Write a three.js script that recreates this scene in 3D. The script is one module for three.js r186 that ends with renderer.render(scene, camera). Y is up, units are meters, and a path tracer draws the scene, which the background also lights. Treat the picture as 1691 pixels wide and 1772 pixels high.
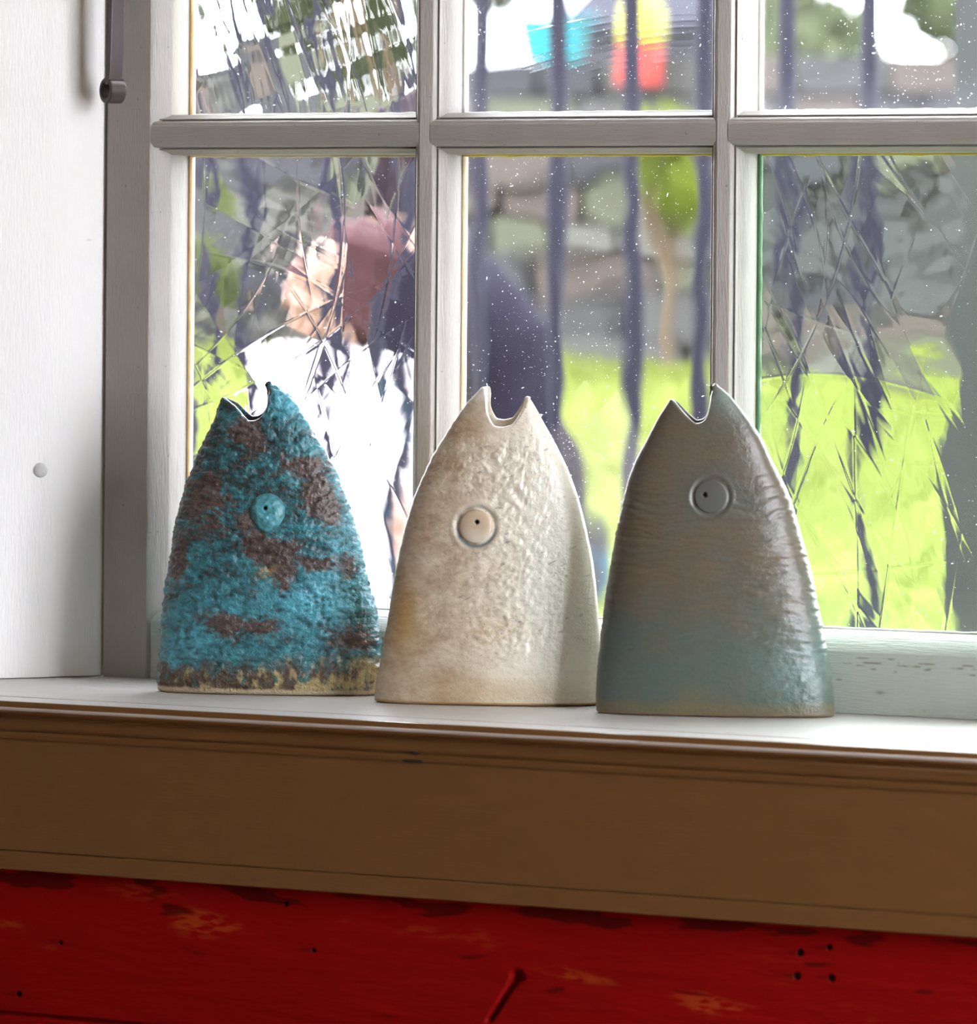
import * as THREE from 'three';
import { ImprovedNoise } from 'three/addons/math/ImprovedNoise.js';
import { mergeGeometries, mergeVertices, toCreasedNormals } from 'three/addons/utils/BufferGeometryUtils.js';
import { ConvexGeometry } from 'three/addons/geometries/ConvexGeometry.js';
import { MarchingCubes } from 'three/addons/objects/MarchingCubes.js';
import { RectAreaLightUniformsLib } from 'three/addons/lights/RectAreaLightUniformsLib.js';

// ---------------------------------------------------------------- camera, sky, sun, exposure
const W = 1691, H = 1772, F = 7500;                      // long lens, focal length in pixels of the frame
const scene = new THREE.Scene();
const camera = new THREE.PerspectiveCamera(2 * Math.atan(H / 2 / F) * 180 / Math.PI, W / H, 0.05, 400);
camera.position.set(1.6164, 0.3222, 3.0063);
camera.rotation.order = 'YXZ';
camera.rotation.set(0, 23.2 * Math.PI / 180, 0.008);
camera.setViewOffset(W, H, 0, 421, W, H);                // the photograph is cropped below the lens axis
camera.focus = 3.27;
camera.userData.fStop = 7.5;

const SKY = 18.5, SUN = 3, FILL = 0.3, OUT = 0.56;
const skyW = 64, skyH = 32, skyData = new Float32Array(skyW * skyH * 4);
for (let y = 0; y < skyH; y++) for (let x = 0; x < skyW; x++) {
  const up = Math.max(0, (y + 0.5) / skyH * 2 - 1), k = (y * skyW + x) * 4, l = SKY * (0.85 + 0.3 * up);
  skyData[k] = l * 0.95; skyData[k + 1] = l * 0.99; skyData[k + 2] = l * 1.08; skyData[k + 3] = 1;
}
const sky = new THREE.DataTexture(skyData, skyW, skyH, THREE.RGBAFormat, THREE.FloatType);
sky.mapping = THREE.EquirectangularReflectionMapping; sky.magFilter = THREE.LinearFilter; sky.needsUpdate = true;
scene.background = sky;

const sun = new THREE.DirectionalLight(new THREE.Color(1, 0.95, 0.85), SUN);
sun.position.set(-6, 10, 7); sun.target.position.set(-1.5, 0, -5);
sun.castShadow = true; sun.shadow.radius = 6; sun.shadow.mapSize.set(2048, 2048);
Object.assign(sun.shadow.camera, { left: -14, right: 14, top: 14, bottom: -14, near: 0.5, far: 60 });
scene.add(sun, sun.target);

const renderer = new THREE.WebGLRenderer({ antialias: true });
renderer.toneMapping = THREE.LinearToneMapping;
renderer.toneMappingExposure = 1.0;
renderer.shadowMap.enabled = true;
RectAreaLightUniformsLib.init();

// ---------------------------------------------------------------- helpers
let seed = 7;
const rnd = () => { seed = (seed * 1664525 + 1013904223) >>> 0; return seed / 4294967296; };
const reseed = (s) => { seed = s >>> 0; rnd(); rnd(); };
const rr = (a, b) => a + (b - a) * rnd();
const V = (x, y, z) => new THREE.Vector3(x, y, z);
const clamp = THREE.MathUtils.clamp, lerp = THREE.MathUtils.lerp, sstep = (a, b, x) => { const t = clamp((x - a) / (b - a), 0, 1); return t * t * (3 - 2 * t); };
const im = new ImprovedNoise();
const n3 = (x, y, z) => im.noise(x, y, z);
const fbm = (x, y, z, o = 4) => { let s = 0, a = 0.5; for (let i = 0; i < o; i++) { s += a * im.noise(x, y, z + i * 7.3); x *= 2.03; y *= 2.03; a *= 0.5; } return s; };
const used = new Map();
const numbered = (n) => { const k = used.get(n) ?? 0; used.set(n, k + 1); return k ? n + '_' + String(k).padStart(3, '0') : n; };
const C3 = (r, g, b) => new THREE.Color().setRGB(r, g, b), CO = (r, g, b) => C3(r * OUT, g * OUT, b * OUT);

function obj(name, geo, mat, parent = scene, data) {
  const m = new THREE.Mesh(geo, mat);
  m.name = parent === scene ? numbered(name) : name;
  m.castShadow = m.receiveShadow = true;
  if (data) Object.assign(m.userData, data);
  parent.add(m);
  return m;
}
function group(name, data, parent = scene, pos = [0, 0, 0], turn = 0) {
  const g = new THREE.Group();
  g.name = parent === scene ? numbered(name) : name;
  g.position.set(...pos); g.rotation.y = turn;
  Object.assign(g.userData, data ?? {});
  parent.add(g);
  return g;
}
const ST = { kind: 'structure' }, STUFF = { kind: 'stuff' };
function tex(w, h, fn, srgb = false, repeat = true) {
  const d = new Uint8Array(w * h * 4);
  for (let y = 0; y < h; y++) for (let x = 0; x < w; x++) {
    const c = fn((x + 0.5) / w, (y + 0.5) / h), k = (y * w + x) * 4;
    if (typeof c === 'number') d[k] = d[k + 1] = d[k + 2] = clamp(c, 0, 1) * 255;
    else for (let i = 0; i < 3; i++) { const v = clamp(c[i], 0, 1); d[k + i] = 255 * (srgb ? (v <= 0.0031308 ? v * 12.92 : 1.055 * Math.pow(v, 1 / 2.4) - 0.055) : v); }
    d[k + 3] = 255;
  }
  const t = new THREE.DataTexture(d, w, h);
  t.magFilter = THREE.LinearFilter; t.minFilter = THREE.LinearMipmapLinearFilter; t.generateMipmaps = true;
  if (repeat) t.wrapS = t.wrapT = THREE.RepeatWrapping;
  if (srgb) t.colorSpace = THREE.SRGBColorSpace;
  t.needsUpdate = true;
  return t;
}
const std = (o) => new THREE.MeshStandardMaterial(o);
const phys = (o) => new THREE.MeshPhysicalMaterial(o);
// uv in metres: the face's main axis decides which two coordinates are used
function boxUV(g, s = 1) {
  if (g.index) g = g.toNonIndexed();
  g.computeBoundingBox();
  const p = g.attributes.position, uv = new Float32Array(p.count * 2), a = V(), b = V(), c = V(), n = V();
  for (let i = 0; i < p.count; i += 3) {
    a.fromBufferAttribute(p, i); b.fromBufferAttribute(p, i + 1); c.fromBufferAttribute(p, i + 2);
    n.crossVectors(b.clone().sub(a), c.clone().sub(a));
    const ax = Math.abs(n.x), ay = Math.abs(n.y), az = Math.abs(n.z);
    [a, b, c].forEach((q, k) => {
      const [u, v] = az >= ax && az >= ay ? [q.x, q.y] : ax >= ay ? [q.z, q.y] : [q.x, q.z];
      uv[(i + k) * 2] = u * s; uv[(i + k) * 2 + 1] = v * s;
    });
  }
  g.setAttribute('uv', new THREE.BufferAttribute(uv, 2));
  return g;
}
const box = (x0, x1, y0, y1, z0, z1) => { const g = new THREE.BoxGeometry(x1 - x0, y1 - y0, z1 - z0); g.translate((x0 + x1) / 2, (y0 + y1) / 2, (z0 + z1) / 2); return boxUV(g); };
// A box with chamfered edges
function chamferBox(w, h, d, c) {
  const pts = [], X = w / 2, Y = h / 2, Z = d / 2;
  for (const sx of [-1, 1]) for (const sy of [-1, 1]) for (const sz of [-1, 1]) pts.push(V(sx * (X - c), sy * (Y - c), sz * Z), V(sx * (X - c), sy * Y, sz * (Z - c)), V(sx * X, sy * (Y - c), sz * (Z - c)));
  return new ConvexGeometry(pts);
}
// closed outline [u, w] swept along an axis; make(u, w, t) gives the point
function sweep(outline, len, make, crease = 0.55) {
  const s = new THREE.Shape(outline.map((q) => new THREE.Vector2(q[0], q[1])));
  let g = new THREE.ExtrudeGeometry(s, { depth: len, bevelEnabled: false, steps: 1 });
  const p = g.attributes.position;
  for (let i = 0; i < p.count; i++) p.setXYZ(i, ...make(p.getX(i), p.getY(i), p.getZ(i)));
  // keep the winding outwards
  const a = V().fromBufferAttribute(p, 0);
  const m = [make(1, 0, 0), make(0, 1, 0), make(0, 0, 1), make(0, 0, 0)].map((q) => V(...q)), o = m[3];
  const det = m[0].sub(o).dot(m[1].sub(o).cross(m[2].sub(o)));
  g.deleteAttribute('normal'); g.deleteAttribute('uv');
  if (det < 0) { const arr = p.array; for (let i = 0; i < arr.length; i += 9) for (let k = 0; k < 3; k++) { const t = arr[i + 3 + k]; arr[i + 3 + k] = arr[i + 6 + k]; arr[i + 6 + k] = t; } }
  g = toCreasedNormals(g, crease);
  return boxUV(g);
}
const arc = (cx, cy, r, a0, a1, n) => Array.from({ length: n + 1 }, (_, i) => { const a = lerp(a0, a1, i / n) * Math.PI / 180; return [cx + r * Math.cos(a), cy + r * Math.sin(a)]; });

// ---------------------------------------------------------------- materials
reseed(11);
const brushU = tex(512, 512, (u, v) => 0.5 + 0.32 * fbm(u * 6, v * 96, 1, 3) + 0.22 * fbm(u * 14, v * 200, 4, 2) + 0.3 * fbm(u * 5, v * 9, 9, 3));
const brushV = brushU.clone(); brushV.rotation = Math.PI / 2; brushV.needsUpdate = true;
brushU.repeat.set(9, 9); brushV.repeat.set(9, 9);
const paintMap = tex(512, 512, (u, v) => {
  const d = 1 + 0.10 * fbm(u * 7, v * 7, 3, 4);
  const sp = fbm(u * 60, v * 60, 8, 2), chip = sp > 0.42 ? 0.62 : 1;
  return [0.385 * d * chip, 0.355 * d * chip, 0.322 * d * chip];
}, true);
paintMap.repeat.set(4, 4);
const paintH = std({ map: paintMap, roughness: 0.42, bumpMap: brushU, bumpScale: 0.0007 });
const paintV = std({ map: paintMap, roughness: 0.42, bumpMap: brushV, bumpScale: 0.0007 });
const wallPaint = std({
  map: tex(512, 1024, (u, v) => {
    const d = 1 + 0.05 * fbm(u * 5, v * 2, 2, 4) + 0.03 * fbm(u * 40, v * 3, 5, 2), crack = 1, fl = fbm(u * 70, v * 110, 4, 2) > 0.47 ? 0.7 : 1;
    return [0.91 * d * crack * fl, 0.885 * d * crack * fl, 0.85 * d * crack * fl];
  }, true, true), roughness: 0.5, bumpMap: brushV, bumpScale: 0.0006,
});
const roomPaint = std({ color: C3(0.4, 0.35, 0.29), roughness: 0.8 });
const trimBrown = phys({ clearcoat: 0.7, clearcoatRoughness: 0.18,
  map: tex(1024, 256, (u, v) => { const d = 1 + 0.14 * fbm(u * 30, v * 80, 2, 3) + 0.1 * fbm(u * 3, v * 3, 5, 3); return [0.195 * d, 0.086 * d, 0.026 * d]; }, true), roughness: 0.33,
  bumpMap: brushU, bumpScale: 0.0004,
});  // dark brown of the moulding, apron and bottom strip
const darkGap = std({ color: C3(0.03, 0.025, 0.02), roughness: 0.9 });
const sillPaint = std({
  map: tex(1024, 512, (u, v) => {
    let d = 1 + 0.07 * fbm(u * 5, v * 5, 3, 4) + 0.05 * fbm(u * 4, v * 40, 6, 3);
    if (fbm(u * 90, v * 90, 2, 2) > 0.45) d *= 0.72;
    const sc = fbm(u * 10, v * 60, 12, 3);
    const worn = sc > 0.36 ? 1 : 0;
    return worn ? [0.52, 0.40, 0.36] : [0.64 * d, 0.615 * d, 0.58 * d];
  }, true), roughness: 0.38, bumpMap: brushU, bumpScale: 0.0005,
});
sillPaint.map.repeat.set(1.6, 1.6);

// ---------------------------------------------------------------- the room: walls with thickness, floor, ceiling
const WIN_W = 1.03, WIN_H = 1.2;
const rx0 = -2.2, rx1 = 2.4, rz1 = 5.2, ry0 = -0.92, ry1 = 1.75, wz = 0.185, wo = -0.12;
const poly = (pts, y0, y1) => sweep(pts, y1 - y0, (u, w, t) => [u, y0 + t, w], 0.3);
{
  const wb = group('wall_back', ST);
  obj('wall_piece', box(rx0 - 0.2, rx1 + 0.2, ry0, -0.026, wo, wz - 0.012), roomPaint, wb);
  obj('wall_piece', poly([[rx0 - 0.2, wo], [rx0 - 0.2, wz], [-0.2, wz], [-0.03, 0.0], [-0.004, -0.004], [-0.004, wo]], -0.026, ry1), roomPaint, wb);
  obj('wall_piece', poly([[rx1 + 0.2, wo], [rx1 + 0.2, wz], [WIN_W + 0.2, wz], [WIN_W + 0.004, -0.004], [WIN_W + 0.004, wo]], -0.026, ry1), roomPaint, wb);
  obj('wall_piece', box(-0.25, WIN_W + 0.25, WIN_H + 0.005, ry1, wo, wz - 0.002), roomPaint, wb);
}
obj('floor', box(rx0 - 0.2, rx1 + 0.2, ry0 - 0.12, ry0, wo, rz1 + 0.2), std({ color: C3(0.2, 0.11, 0.06), roughness: 0.5, bumpMap: brushU, bumpScale: 0.001 }), scene, ST);
obj('ceiling', box(rx0 - 0.2, rx1 + 0.2, ry1, ry1 + 0.12, wo, rz1 + 0.2), roomPaint, scene, ST);
obj('wall_west', box(rx0 - 0.2, rx0, ry0, ry1, wz, rz1 + 0.2), roomPaint, scene, ST);
obj('wall_south', box(rx0, rx1, ry0, ry1, rz1, rz1 + 0.2), roomPaint, scene, ST);
{ // the east wall has an added window, out of view, to light the room from the right
  const we = group('wall_east', ST), z0 = 0.55, z1 = 1.5, y0 = -0.3, y1 = 1.65;
  obj('wall_piece', box(rx1, rx1 + 0.2, ry0, y0, wz, rz1 + 0.2), roomPaint, we);
  obj('wall_piece', box(rx1, rx1 + 0.2, y1, ry1, wz, rz1 + 0.2), roomPaint, we);
  obj('wall_piece', box(rx1, rx1 + 0.2, y0, y1, wz, z0), roomPaint, we);
  obj('wall_piece', box(rx1, rx1 + 0.2, y0, y1, z1, rz1 + 0.2), roomPaint, we);
  const w2 = group('added_window_2', ST);
  obj('window_frame', mergeGeometries([box(rx1 + 0.08, rx1 + 0.14, y0, y0 + 0.06, z0, z1), box(rx1 + 0.08, rx1 + 0.14, y1 - 0.06, y1, z0, z1), ...[z0, (z0 + z1) / 2 - 0.02, z1 - 0.05].map((z) => box(rx1 + 0.08, rx1 + 0.14, y0, y1, z, z + 0.05))]), paintV, w2);
  for (const [a, b] of [[z0 + 0.05, (z0 + z1) / 2 - 0.02], [(z0 + z1) / 2 + 0.03, z1 - 0.05]]) {
    const g = new THREE.PlaneGeometry(b - a, y1 - y0 - 0.12); g.rotateY(-Math.PI / 2); g.translate(rx1 + 0.11, (y0 + y1) / 2, (a + b) / 2);
    obj('pane', g, phys({ color: 0xffffff, transmission: 1, roughness: 0, thickness: 0 }), w2);
  }
}
{ // left splayed reveal: one painted board with a rounded inner edge
  const q = Math.SQRT1_2, R = 0.0215, pts = [];
  // board surface runs at 45 degrees from the corner; the edge by the frame is rounded
  const along = (s, d) => [-s * q + d * q + 0.0012, s * q + d * q * 1 - 0.0012];
  const P = [[0.33, 0], [0.2, 0.0002], [0.05, 0.0004]];
  for (let i = 0; i <= 8; i++) { const a = i / 8 * 34 * Math.PI / 180; P.push([0.0127 - Math.sin(a) * R, -(1 - Math.cos(a)) * R]); }
  P.push([0.0018, -0.03], [0.33, -0.03]);
  const out = P.map(([s, d]) => along(s, d));
  const wl = obj('wall_left', sweep(out, WIN_H + 0.004, (u, w, t) => [u, t + 0.0008, w], 0.5), wallPaint, scene, ST);
  // round painted screw cap standing proud of the board
  const cap = new THREE.LatheGeometry([[0, 0.0032], [0.0025, 0.0031], [0.0045, 0.0024], [0.0056, 0.0012], [0.0060, 0], [0.0060, -0.001]].map((p) => new THREE.Vector2(...p)).reverse(), 28);
  cap.rotateX(Math.PI / 2); cap.rotateY(Math.PI / 4);
  cap.translate(-0.0358, 0.1623, 0.0358);
  obj('screw_cap', cap, wallPaint, wl);
  const pr = [[WIN_W + 0.001, -0.001], [WIN_W + 0.235, 0.233], [WIN_W + 0.25, 0.21], [WIN_W + 0.01, -0.03]];
  obj('wall_right', sweep(pr, WIN_H + 0.004, (u, w, t) => [u, t + 0.0008, w], 0.5), wallPaint, scene, ST);
}

// ---------------------------------------------------------------- sill and its brown trim
{
  const ws = group('trim_1', ST);
  obj('sill_board', box(-0.34, WIN_W + 0.34, -0.026, 0, -0.1, 0.1697), sillPaint, ws);
  obj('nosing', box(-0.34, WIN_W + 0.34, -0.026, -0.0002, 0.1722, 0.1955), sillPaint, ws);
  obj('nosing', box(-0.34, WIN_W + 0.34, -0.0020, -0.0002, 0.1956, 0.1992), sillPaint, ws);
  const M = [[0.1992, -0.0003], [0.2001, -0.0006], [0.2003, -0.0042], [0.2012, -0.0049], ...arc(0.2034, -0.0068, 0.0026, 110, -70, 12), [0.2006, -0.0102], [0.1990, -0.0112], [0.1988, -0.0124], ...arc(0.1930, -0.0172, 0.0062, 42, -38, 7), [0.1974, -0.0216], [0.1958, -0.0219], [0.1958, -0.0228], [0.1974, -0.0231], [0.1978, -0.0252], [0.1968, -0.0281], [0.1900, -0.0283], [0.1900, -0.002]];
  obj('moulding', sweep(M, WIN_W + 0.68, (u, w, t) => [-0.34 + t, w, u], 0.7), trimBrown, ws);
  obj('bead_highlight', sweep(arc(0.2052, -0.0056, 0.0013, 0, 345, 15), WIN_W + 0.68, (u, w, t) => [-0.34 + t, w, u], 1.2), std({ color: C3(0.50, 0.44, 0.39), roughness: 0.3 }), ws, { label: 'thin pale strip along the sill moulding, coloured as its highlight' });  // pale strip stands in for the highlight along the moulding
  for (const [x, y, w, z] of [[0.359, -0.0219, 0.004, 0.1985], [0.357, -0.0277, 0.0085, 0.1977]]) { const g = new THREE.SphereGeometry(1, 14, 8); g.scale(w, 0.0011, 0.0006); g.translate(x, y, z); obj('paint_chip', boxUV(g), darkGap, ws); }
  obj('apron_board', box(-0.34, WIN_W + 0.34, -0.1108, -0.0284, 0.174, 0.1952), trimBrown, ws);
  obj('groove', box(-0.34, WIN_W + 0.34, -0.1125, -0.109, 0.174, 0.1925), darkGap, ws);  // dark backing strip; the shade of the groove is put into its colour
  const S = [[0.1958, -0.1115], [0.1972, -0.1122], [0.1974, -0.1246], [0.1966, -0.1254], [0.174, -0.1254], [0.174, -0.1113]];
  obj('bottom_strip', sweep(S, WIN_W + 0.68, (u, w, t) => [-0.34 + t, w, u], 0.5), trimBrown, ws);
}
{ // red painted timber below the apron
  const holes = [[0.644, -0.1459, 2.4], [0.665, -0.1408, 2], [0.642, -0.1619, 2.6], [0.667, -0.1616, 2.5], [0.0673, -0.1785, 1.5], [0.0328, -0.219, 2.2], [0.2742, -0.1701, 1.6], [0.6665, -0.1953, 2], [0.2524, -0.1379, 1.8]];
  const worn = [[0.2, -0.156, 0.03, 0.009, 1], [0.293, -0.143, 0.025, 0.006, 0.8], [0.356, -0.152, 0.025, 0.012, 1], [0.398, -0.153, 0.03, 0.012, 1], [0.49, -0.175, 0.05, 0.006, 0.9], [0.58, -0.185, 0.04, 0.009, 0.9], [0.7, -0.19, 0.06, 0.02, 0.5]];
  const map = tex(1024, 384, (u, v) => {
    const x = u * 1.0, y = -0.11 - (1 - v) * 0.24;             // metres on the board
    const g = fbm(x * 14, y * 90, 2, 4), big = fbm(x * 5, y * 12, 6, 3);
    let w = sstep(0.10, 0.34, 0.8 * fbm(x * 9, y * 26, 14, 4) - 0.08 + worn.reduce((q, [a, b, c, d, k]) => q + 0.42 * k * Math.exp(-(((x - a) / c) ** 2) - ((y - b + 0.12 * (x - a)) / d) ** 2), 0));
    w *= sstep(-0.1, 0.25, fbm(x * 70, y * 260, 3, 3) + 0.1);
    const dk = sstep(0.22, 0.34, fbm(x * 16, y * 70, 31, 3) + 0.3 * Math.exp(-(((y + 0.13) / 0.008) ** 2)) - 0.05) * 0.6;  // dark strokes, with the shadow under the apron put into the colour
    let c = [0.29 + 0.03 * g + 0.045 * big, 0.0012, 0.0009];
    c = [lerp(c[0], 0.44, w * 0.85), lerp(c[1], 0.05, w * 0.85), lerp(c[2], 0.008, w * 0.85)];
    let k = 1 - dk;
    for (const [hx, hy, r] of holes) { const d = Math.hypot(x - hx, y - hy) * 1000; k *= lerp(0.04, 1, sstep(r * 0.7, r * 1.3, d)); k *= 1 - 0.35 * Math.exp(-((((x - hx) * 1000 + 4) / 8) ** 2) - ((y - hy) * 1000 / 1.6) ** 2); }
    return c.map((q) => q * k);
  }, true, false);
  const bump = tex(1024, 384, (u, v) => {
    const x = u, y = -0.11 - (1 - v) * 0.24;
    let h = 0.6 + 0.25 * fbm(x * 14, y * 80, 2, 4) + 0.25 * fbm(x * 40, y * 160, 9, 3);
    for (const [hx, hy, r] of holes) h -= 0.5 * (1 - sstep(r * 0.6, r * 1.3, Math.hypot(x - hx, y - hy) * 1000));
    return h;
  }, false, false);
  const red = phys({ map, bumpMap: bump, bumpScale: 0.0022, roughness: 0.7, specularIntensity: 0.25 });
  // front face as a grid so that the long gouge is really cut in
  const g = new THREE.PlaneGeometry(1.0, 0.24, 500, 180), p = g.attributes.position;
  for (let i = 0; i < p.count; i++) {
    const x = p.getX(i) + 0.5, y = p.getY(i) - 0.23;
    const ax = 0.433, ay = -0.1777, bx = 0.4127, by = -0.2095, ex = bx - ax, ey = by - ay, t = clamp(((x - ax) * ex + (y - ay) * ey) / (ex * ex + ey * ey), 0, 1);
    const d = Math.hypot(x - ax - t * ex, y - ay - t * ey), wd = 0.0022 + 0.0035 * Math.exp(-t * 9);
    let z = wz - 0.006 * (1 - sstep(wd * 0.3, wd * 1.15, d)) + 0.0012 * fbm(x * 12, y * 40, 1, 3);
    z -= 0.004 * sstep(0.0015, 0.0005, Math.abs(y + 0.2345 + 0.0012 * n3(x * 9, 1, 1)));
    p.setXYZ(i, x, y, z);
  }
  g.computeVertexNormals();
  const wl = scene.getObjectByName('wall_back');
  const sides = box(0, 1, -0.35, -0.11, 0.17, 0.172);
  obj('red_board', mergeGeometries([g.toNonIndexed(), sides]), red, wl, { label: 'dark red painted timber with worn orange patches, nail holes and a long gouge' });
  const redPlain = std({ color: C3(0.36, 0.0012, 0.0009), roughness: 0.7, bumpMap: brushU, bumpScale: 0.001 });
  obj('red_board', box(rx0, 0, -0.35, -0.11, 0.172, wz), redPlain, wl);
  obj('red_board', box(1, rx1, -0.35, -0.11, 0.172, wz), redPlain, wl);
  obj('red_board', box(rx0, rx1, ry0, -0.352, 0.172, wz), redPlain, wl);
}

// ---------------------------------------------------------------- the window: frame, muntins, panes
const MX = [0.2738, 0.5142, 0.7546], BY = [0.4250, 0.8080];   // centres of upright bars and level bars
const half = 0.013, halfB = 0.0155;
const colX = [[0.0512, MX[0] - half], [MX[0] + half, MX[1] - half], [MX[1] + half, MX[2] - half], [MX[2] + half, WIN_W - 0.0512]];
const rowY = [[0.0575, BY[0] - halfB], [BY[0] + halfB, BY[1] - halfB], [BY[1] + halfB, 1.15]];
const win = group('window_1', { ...ST, label: 'old white painted small-paned window with textured and clear panes' });
{
  const barHalf = (f) => [[f - 0.0012, 0], [f, -0.0005], ...arc(f - 0.0002, -0.0042, 0.0034, 80, -5, 6), [f + 0.0033, -0.0082], [f + 0.0042, -0.0083], [f + 0.0044, -0.0062], [f + 0.0052, -0.0060], [f + 0.0055, -0.0084], [f + 0.0063, -0.0108], [f + 0.0076, -0.0132], [f + 0.0085, -0.0142]];
  const profile = (f, back) => { const h = barHalf(f), e = f + 0.0085; return [...h, [e, back], ...[...h, [e, back]].reverse().map(([a, b]) => [-a, b])]; };
  // stiles
  const stile = (dir, x) => obj('stile', sweep([[0.0019, 0], [0.0392, 0], [0.0405, -0.0009], [0.0508, -0.0142], [0.0512, -0.0150], [0.0512, -0.056], [0.0019, -0.056]], WIN_H, (u, w, t) => [x + dir * u, t, w], 0.5), paintV, win);
  stile(1, 0); stile(-1, WIN_W);
  // bottom rail and head
  const bx0 = 0.0434, bx1 = WIN_W - bx0;
  const rail = tex(1024, 64, (u, v) => {
    const x = u, y = v * 0.07, d = 1 + 0.06 * fbm(x * 30, y * 30, 2, 3);
    const scr = sstep(0.2, 0.36, fbm(x * 60, y * 700, 5, 3) + 0.3 * fbm(x * 12, y * 90, 8, 2) + 0.28 * Math.exp(-(((y - 0.038) / 0.005) ** 2)) - 0.16);
    const kx = Math.abs(x - 0.640) * 1000, ky = Math.abs(y - 0.0165) * 1000, nail = Math.exp(-((kx / 3) ** 2) - ((ky / 1.1) ** 2)) * 0.7 + Math.exp(-((kx / 9) ** 2) - (ky / 0.3) ** 2) * 0.8;
    const k = Math.min(1, scr * 0.75 + nail);
    return [lerp(0.44 * d, 0.15, k), lerp(0.475 * d, 0.1, k), lerp(0.42 * d, 0.055, k)];
  }, true, false);
  rail.repeat.set(1, 1 / 0.07);
  const railPaint = std({ map: rail, roughness: 0.4, bumpMap: brushU, bumpScale: 0.001 });
  const RP = [[0.0004, 0], [0.0452, 0], [0.0463, -0.0008], [0.0560, -0.0142], [0.0566, -0.016], [0.0580, -0.047], [0.0580, -0.056], [0.0004, -0.056]];
  obj('bottom_rail', sweep(RP, bx1 - bx0, (u, w, t) => [bx0 + t, u, w], 0.5), railPaint, win);
  obj('top_rail', sweep(RP, bx1 - bx0, (u, w, t) => [bx0 + t, WIN_H + 0.004 - u, w], 0.5), paintH, win);
  // upright muntins stop on the rail's chamfer; level bars butt against the flat of the uprights
  for (const x of MX) obj('muntin', sweep(profile(0.0045, -0.056), 1.11, (u, w, t) => [x + u, 0.0462 + t, w], 0.9), paintV, win);
  const ends = [0.0402, ...MX, WIN_W - 0.0402];
  BY.forEach((y, j) => { for (let i = 0; i < 4; i++) {
    const a = ends[i] + (i ? 0.0049 : 0), b = ends[i + 1] - (i < 3 ? 0.0049 : 0);
    obj('glazing_bar', sweep(profile(0.0070, -0.056), b - a, (u, w, t) => [a + t, y + u, w], 0.9), paintH, win);
  } });
}
// panes
function slab(x0, x1, y0, y1, zf, zb, nx, ny, h) {      // glass slab: flat room side, relief h(x, y) on the outer side
  const pos = [], idx = [], row = nx + 1, back = row * (ny + 1);
  for (let s = 0; s < 2; s++) for (let j = 0; j <= ny; j++) for (let i = 0; i <= nx; i++) {
    const x = lerp(x0, x1, i / nx), y = lerp(y0, y1, j / ny);
    pos.push(x, y, s ? zb + h(x - x0, y - y0) : zf);
  }
  const q = (a, b, c, d) => idx.push(a, b, c, a, c, d);
  for (let j = 0; j < ny; j++) for (let i = 0; i < nx; i++) {
    const a = j * row + i; q(a, a + 1, a + 1 + row, a + row);
    const b = back + a; q(b, b + row, b + row + 1, b + 1);
  }
  let g = new THREE.BufferGeometry();
  g.setAttribute('position', new THREE.Float32BufferAttribute(pos, 3)); g.setIndex(idx); g.computeVertexNormals();
  const ed = [];
  const P = (k) => [pos[k * 3], pos[k * 3 + 1], pos[k * 3 + 2]];
  const e4 = (a, b, c, d) => ed.push(...P(a), ...P(b), ...P(c), ...P(a), ...P(c), ...P(d));
  for (let i = 0; i < nx; i++) { e4(i + 1, i, back + i, back + i + 1); const t = ny * row + i; e4(t, t + 1, back + t + 1, back + t); }
  for (let j = 0; j < ny; j++) { const l = j * row, r = l + nx; e4(l, l + row, back + l + row, back + l); e4(r + row, r, back + r, back + r + row); }
  const e = new THREE.BufferGeometry(); e.setAttribute('position', new THREE.Float32BufferAttribute(ed, 3)); e.computeVertexNormals();
  return mergeGeometries([g.toNonIndexed(), e]);
}
// relief of cast glass: flat facets that meet in sharp creases, and fine grooves along some of the creases
function facets(n, w, h, slope, dirs, groove) {
  const L = [];
  for (let i = 0; i < n; i++) {
    const a = dirs(), cx = rr(0, w), cy = rr(0, h), nx = Math.cos(a), ny = Math.sin(a), len = rr(0.03, 0.16);
    L.push({ nx, ny, c: nx * cx + ny * cy, m: -ny * cx + nx * cy, k: slope * rr(0.4, 1) * (i % 2 ? 1 : -1), len, g: rnd() < 0.7 ? groove * rr(0.3, 1) : 0, w: rr(0.0004, 0.001), bend: rr(-1, 1) * 2.2 });
  }
  return (x, y) => {
    let s = 0;
    for (const l of L) {
      const t = -l.ny * x + l.nx * y - l.m, d = l.nx * x + l.ny * y - l.c + l.bend * t * t, ad = Math.abs(d);
      const f = 1 - sstep(l.len * 0.6, l.len, Math.abs(t));
      s += l.k * Math.min(ad, 0.028) * (0.35 + 0.65 * f);
      if (l.g && ad < 0.004) s += (l.k > 0 ? -1 : 1) * l.g * Math.exp(-((d / l.w) ** 2)) * f;
    }
    return s;
  };
}
const glass = (o) => phys({ color: 0xffffff, transmission: 1, roughness: 0, ior: 1.5, thickness: 0.004, ...o });
const thin = phys({ color: 0xffffff, transmission: 1, roughness: 0, thickness: 0 });
const dustMat = phys({ color: C3(0.85, 0.85, 0.88), transmission: 0.6, roughness: 1, thickness: 0, side: THREE.DoubleSide });
const filmMap = tex(256, 512, (u, v) => 0.06 * (0.10 + 0.16 * fbm(u * 5, v * 6, 2, 4) + 0.28 * sstep(0.07, 0, Math.min(u, 1 - u)) * 0.5 + 0.3 * sstep(0.1, 0, Math.min(v, 1 - v)) + 0.08 * sstep(0.5, 0, v)), false, false);
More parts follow.
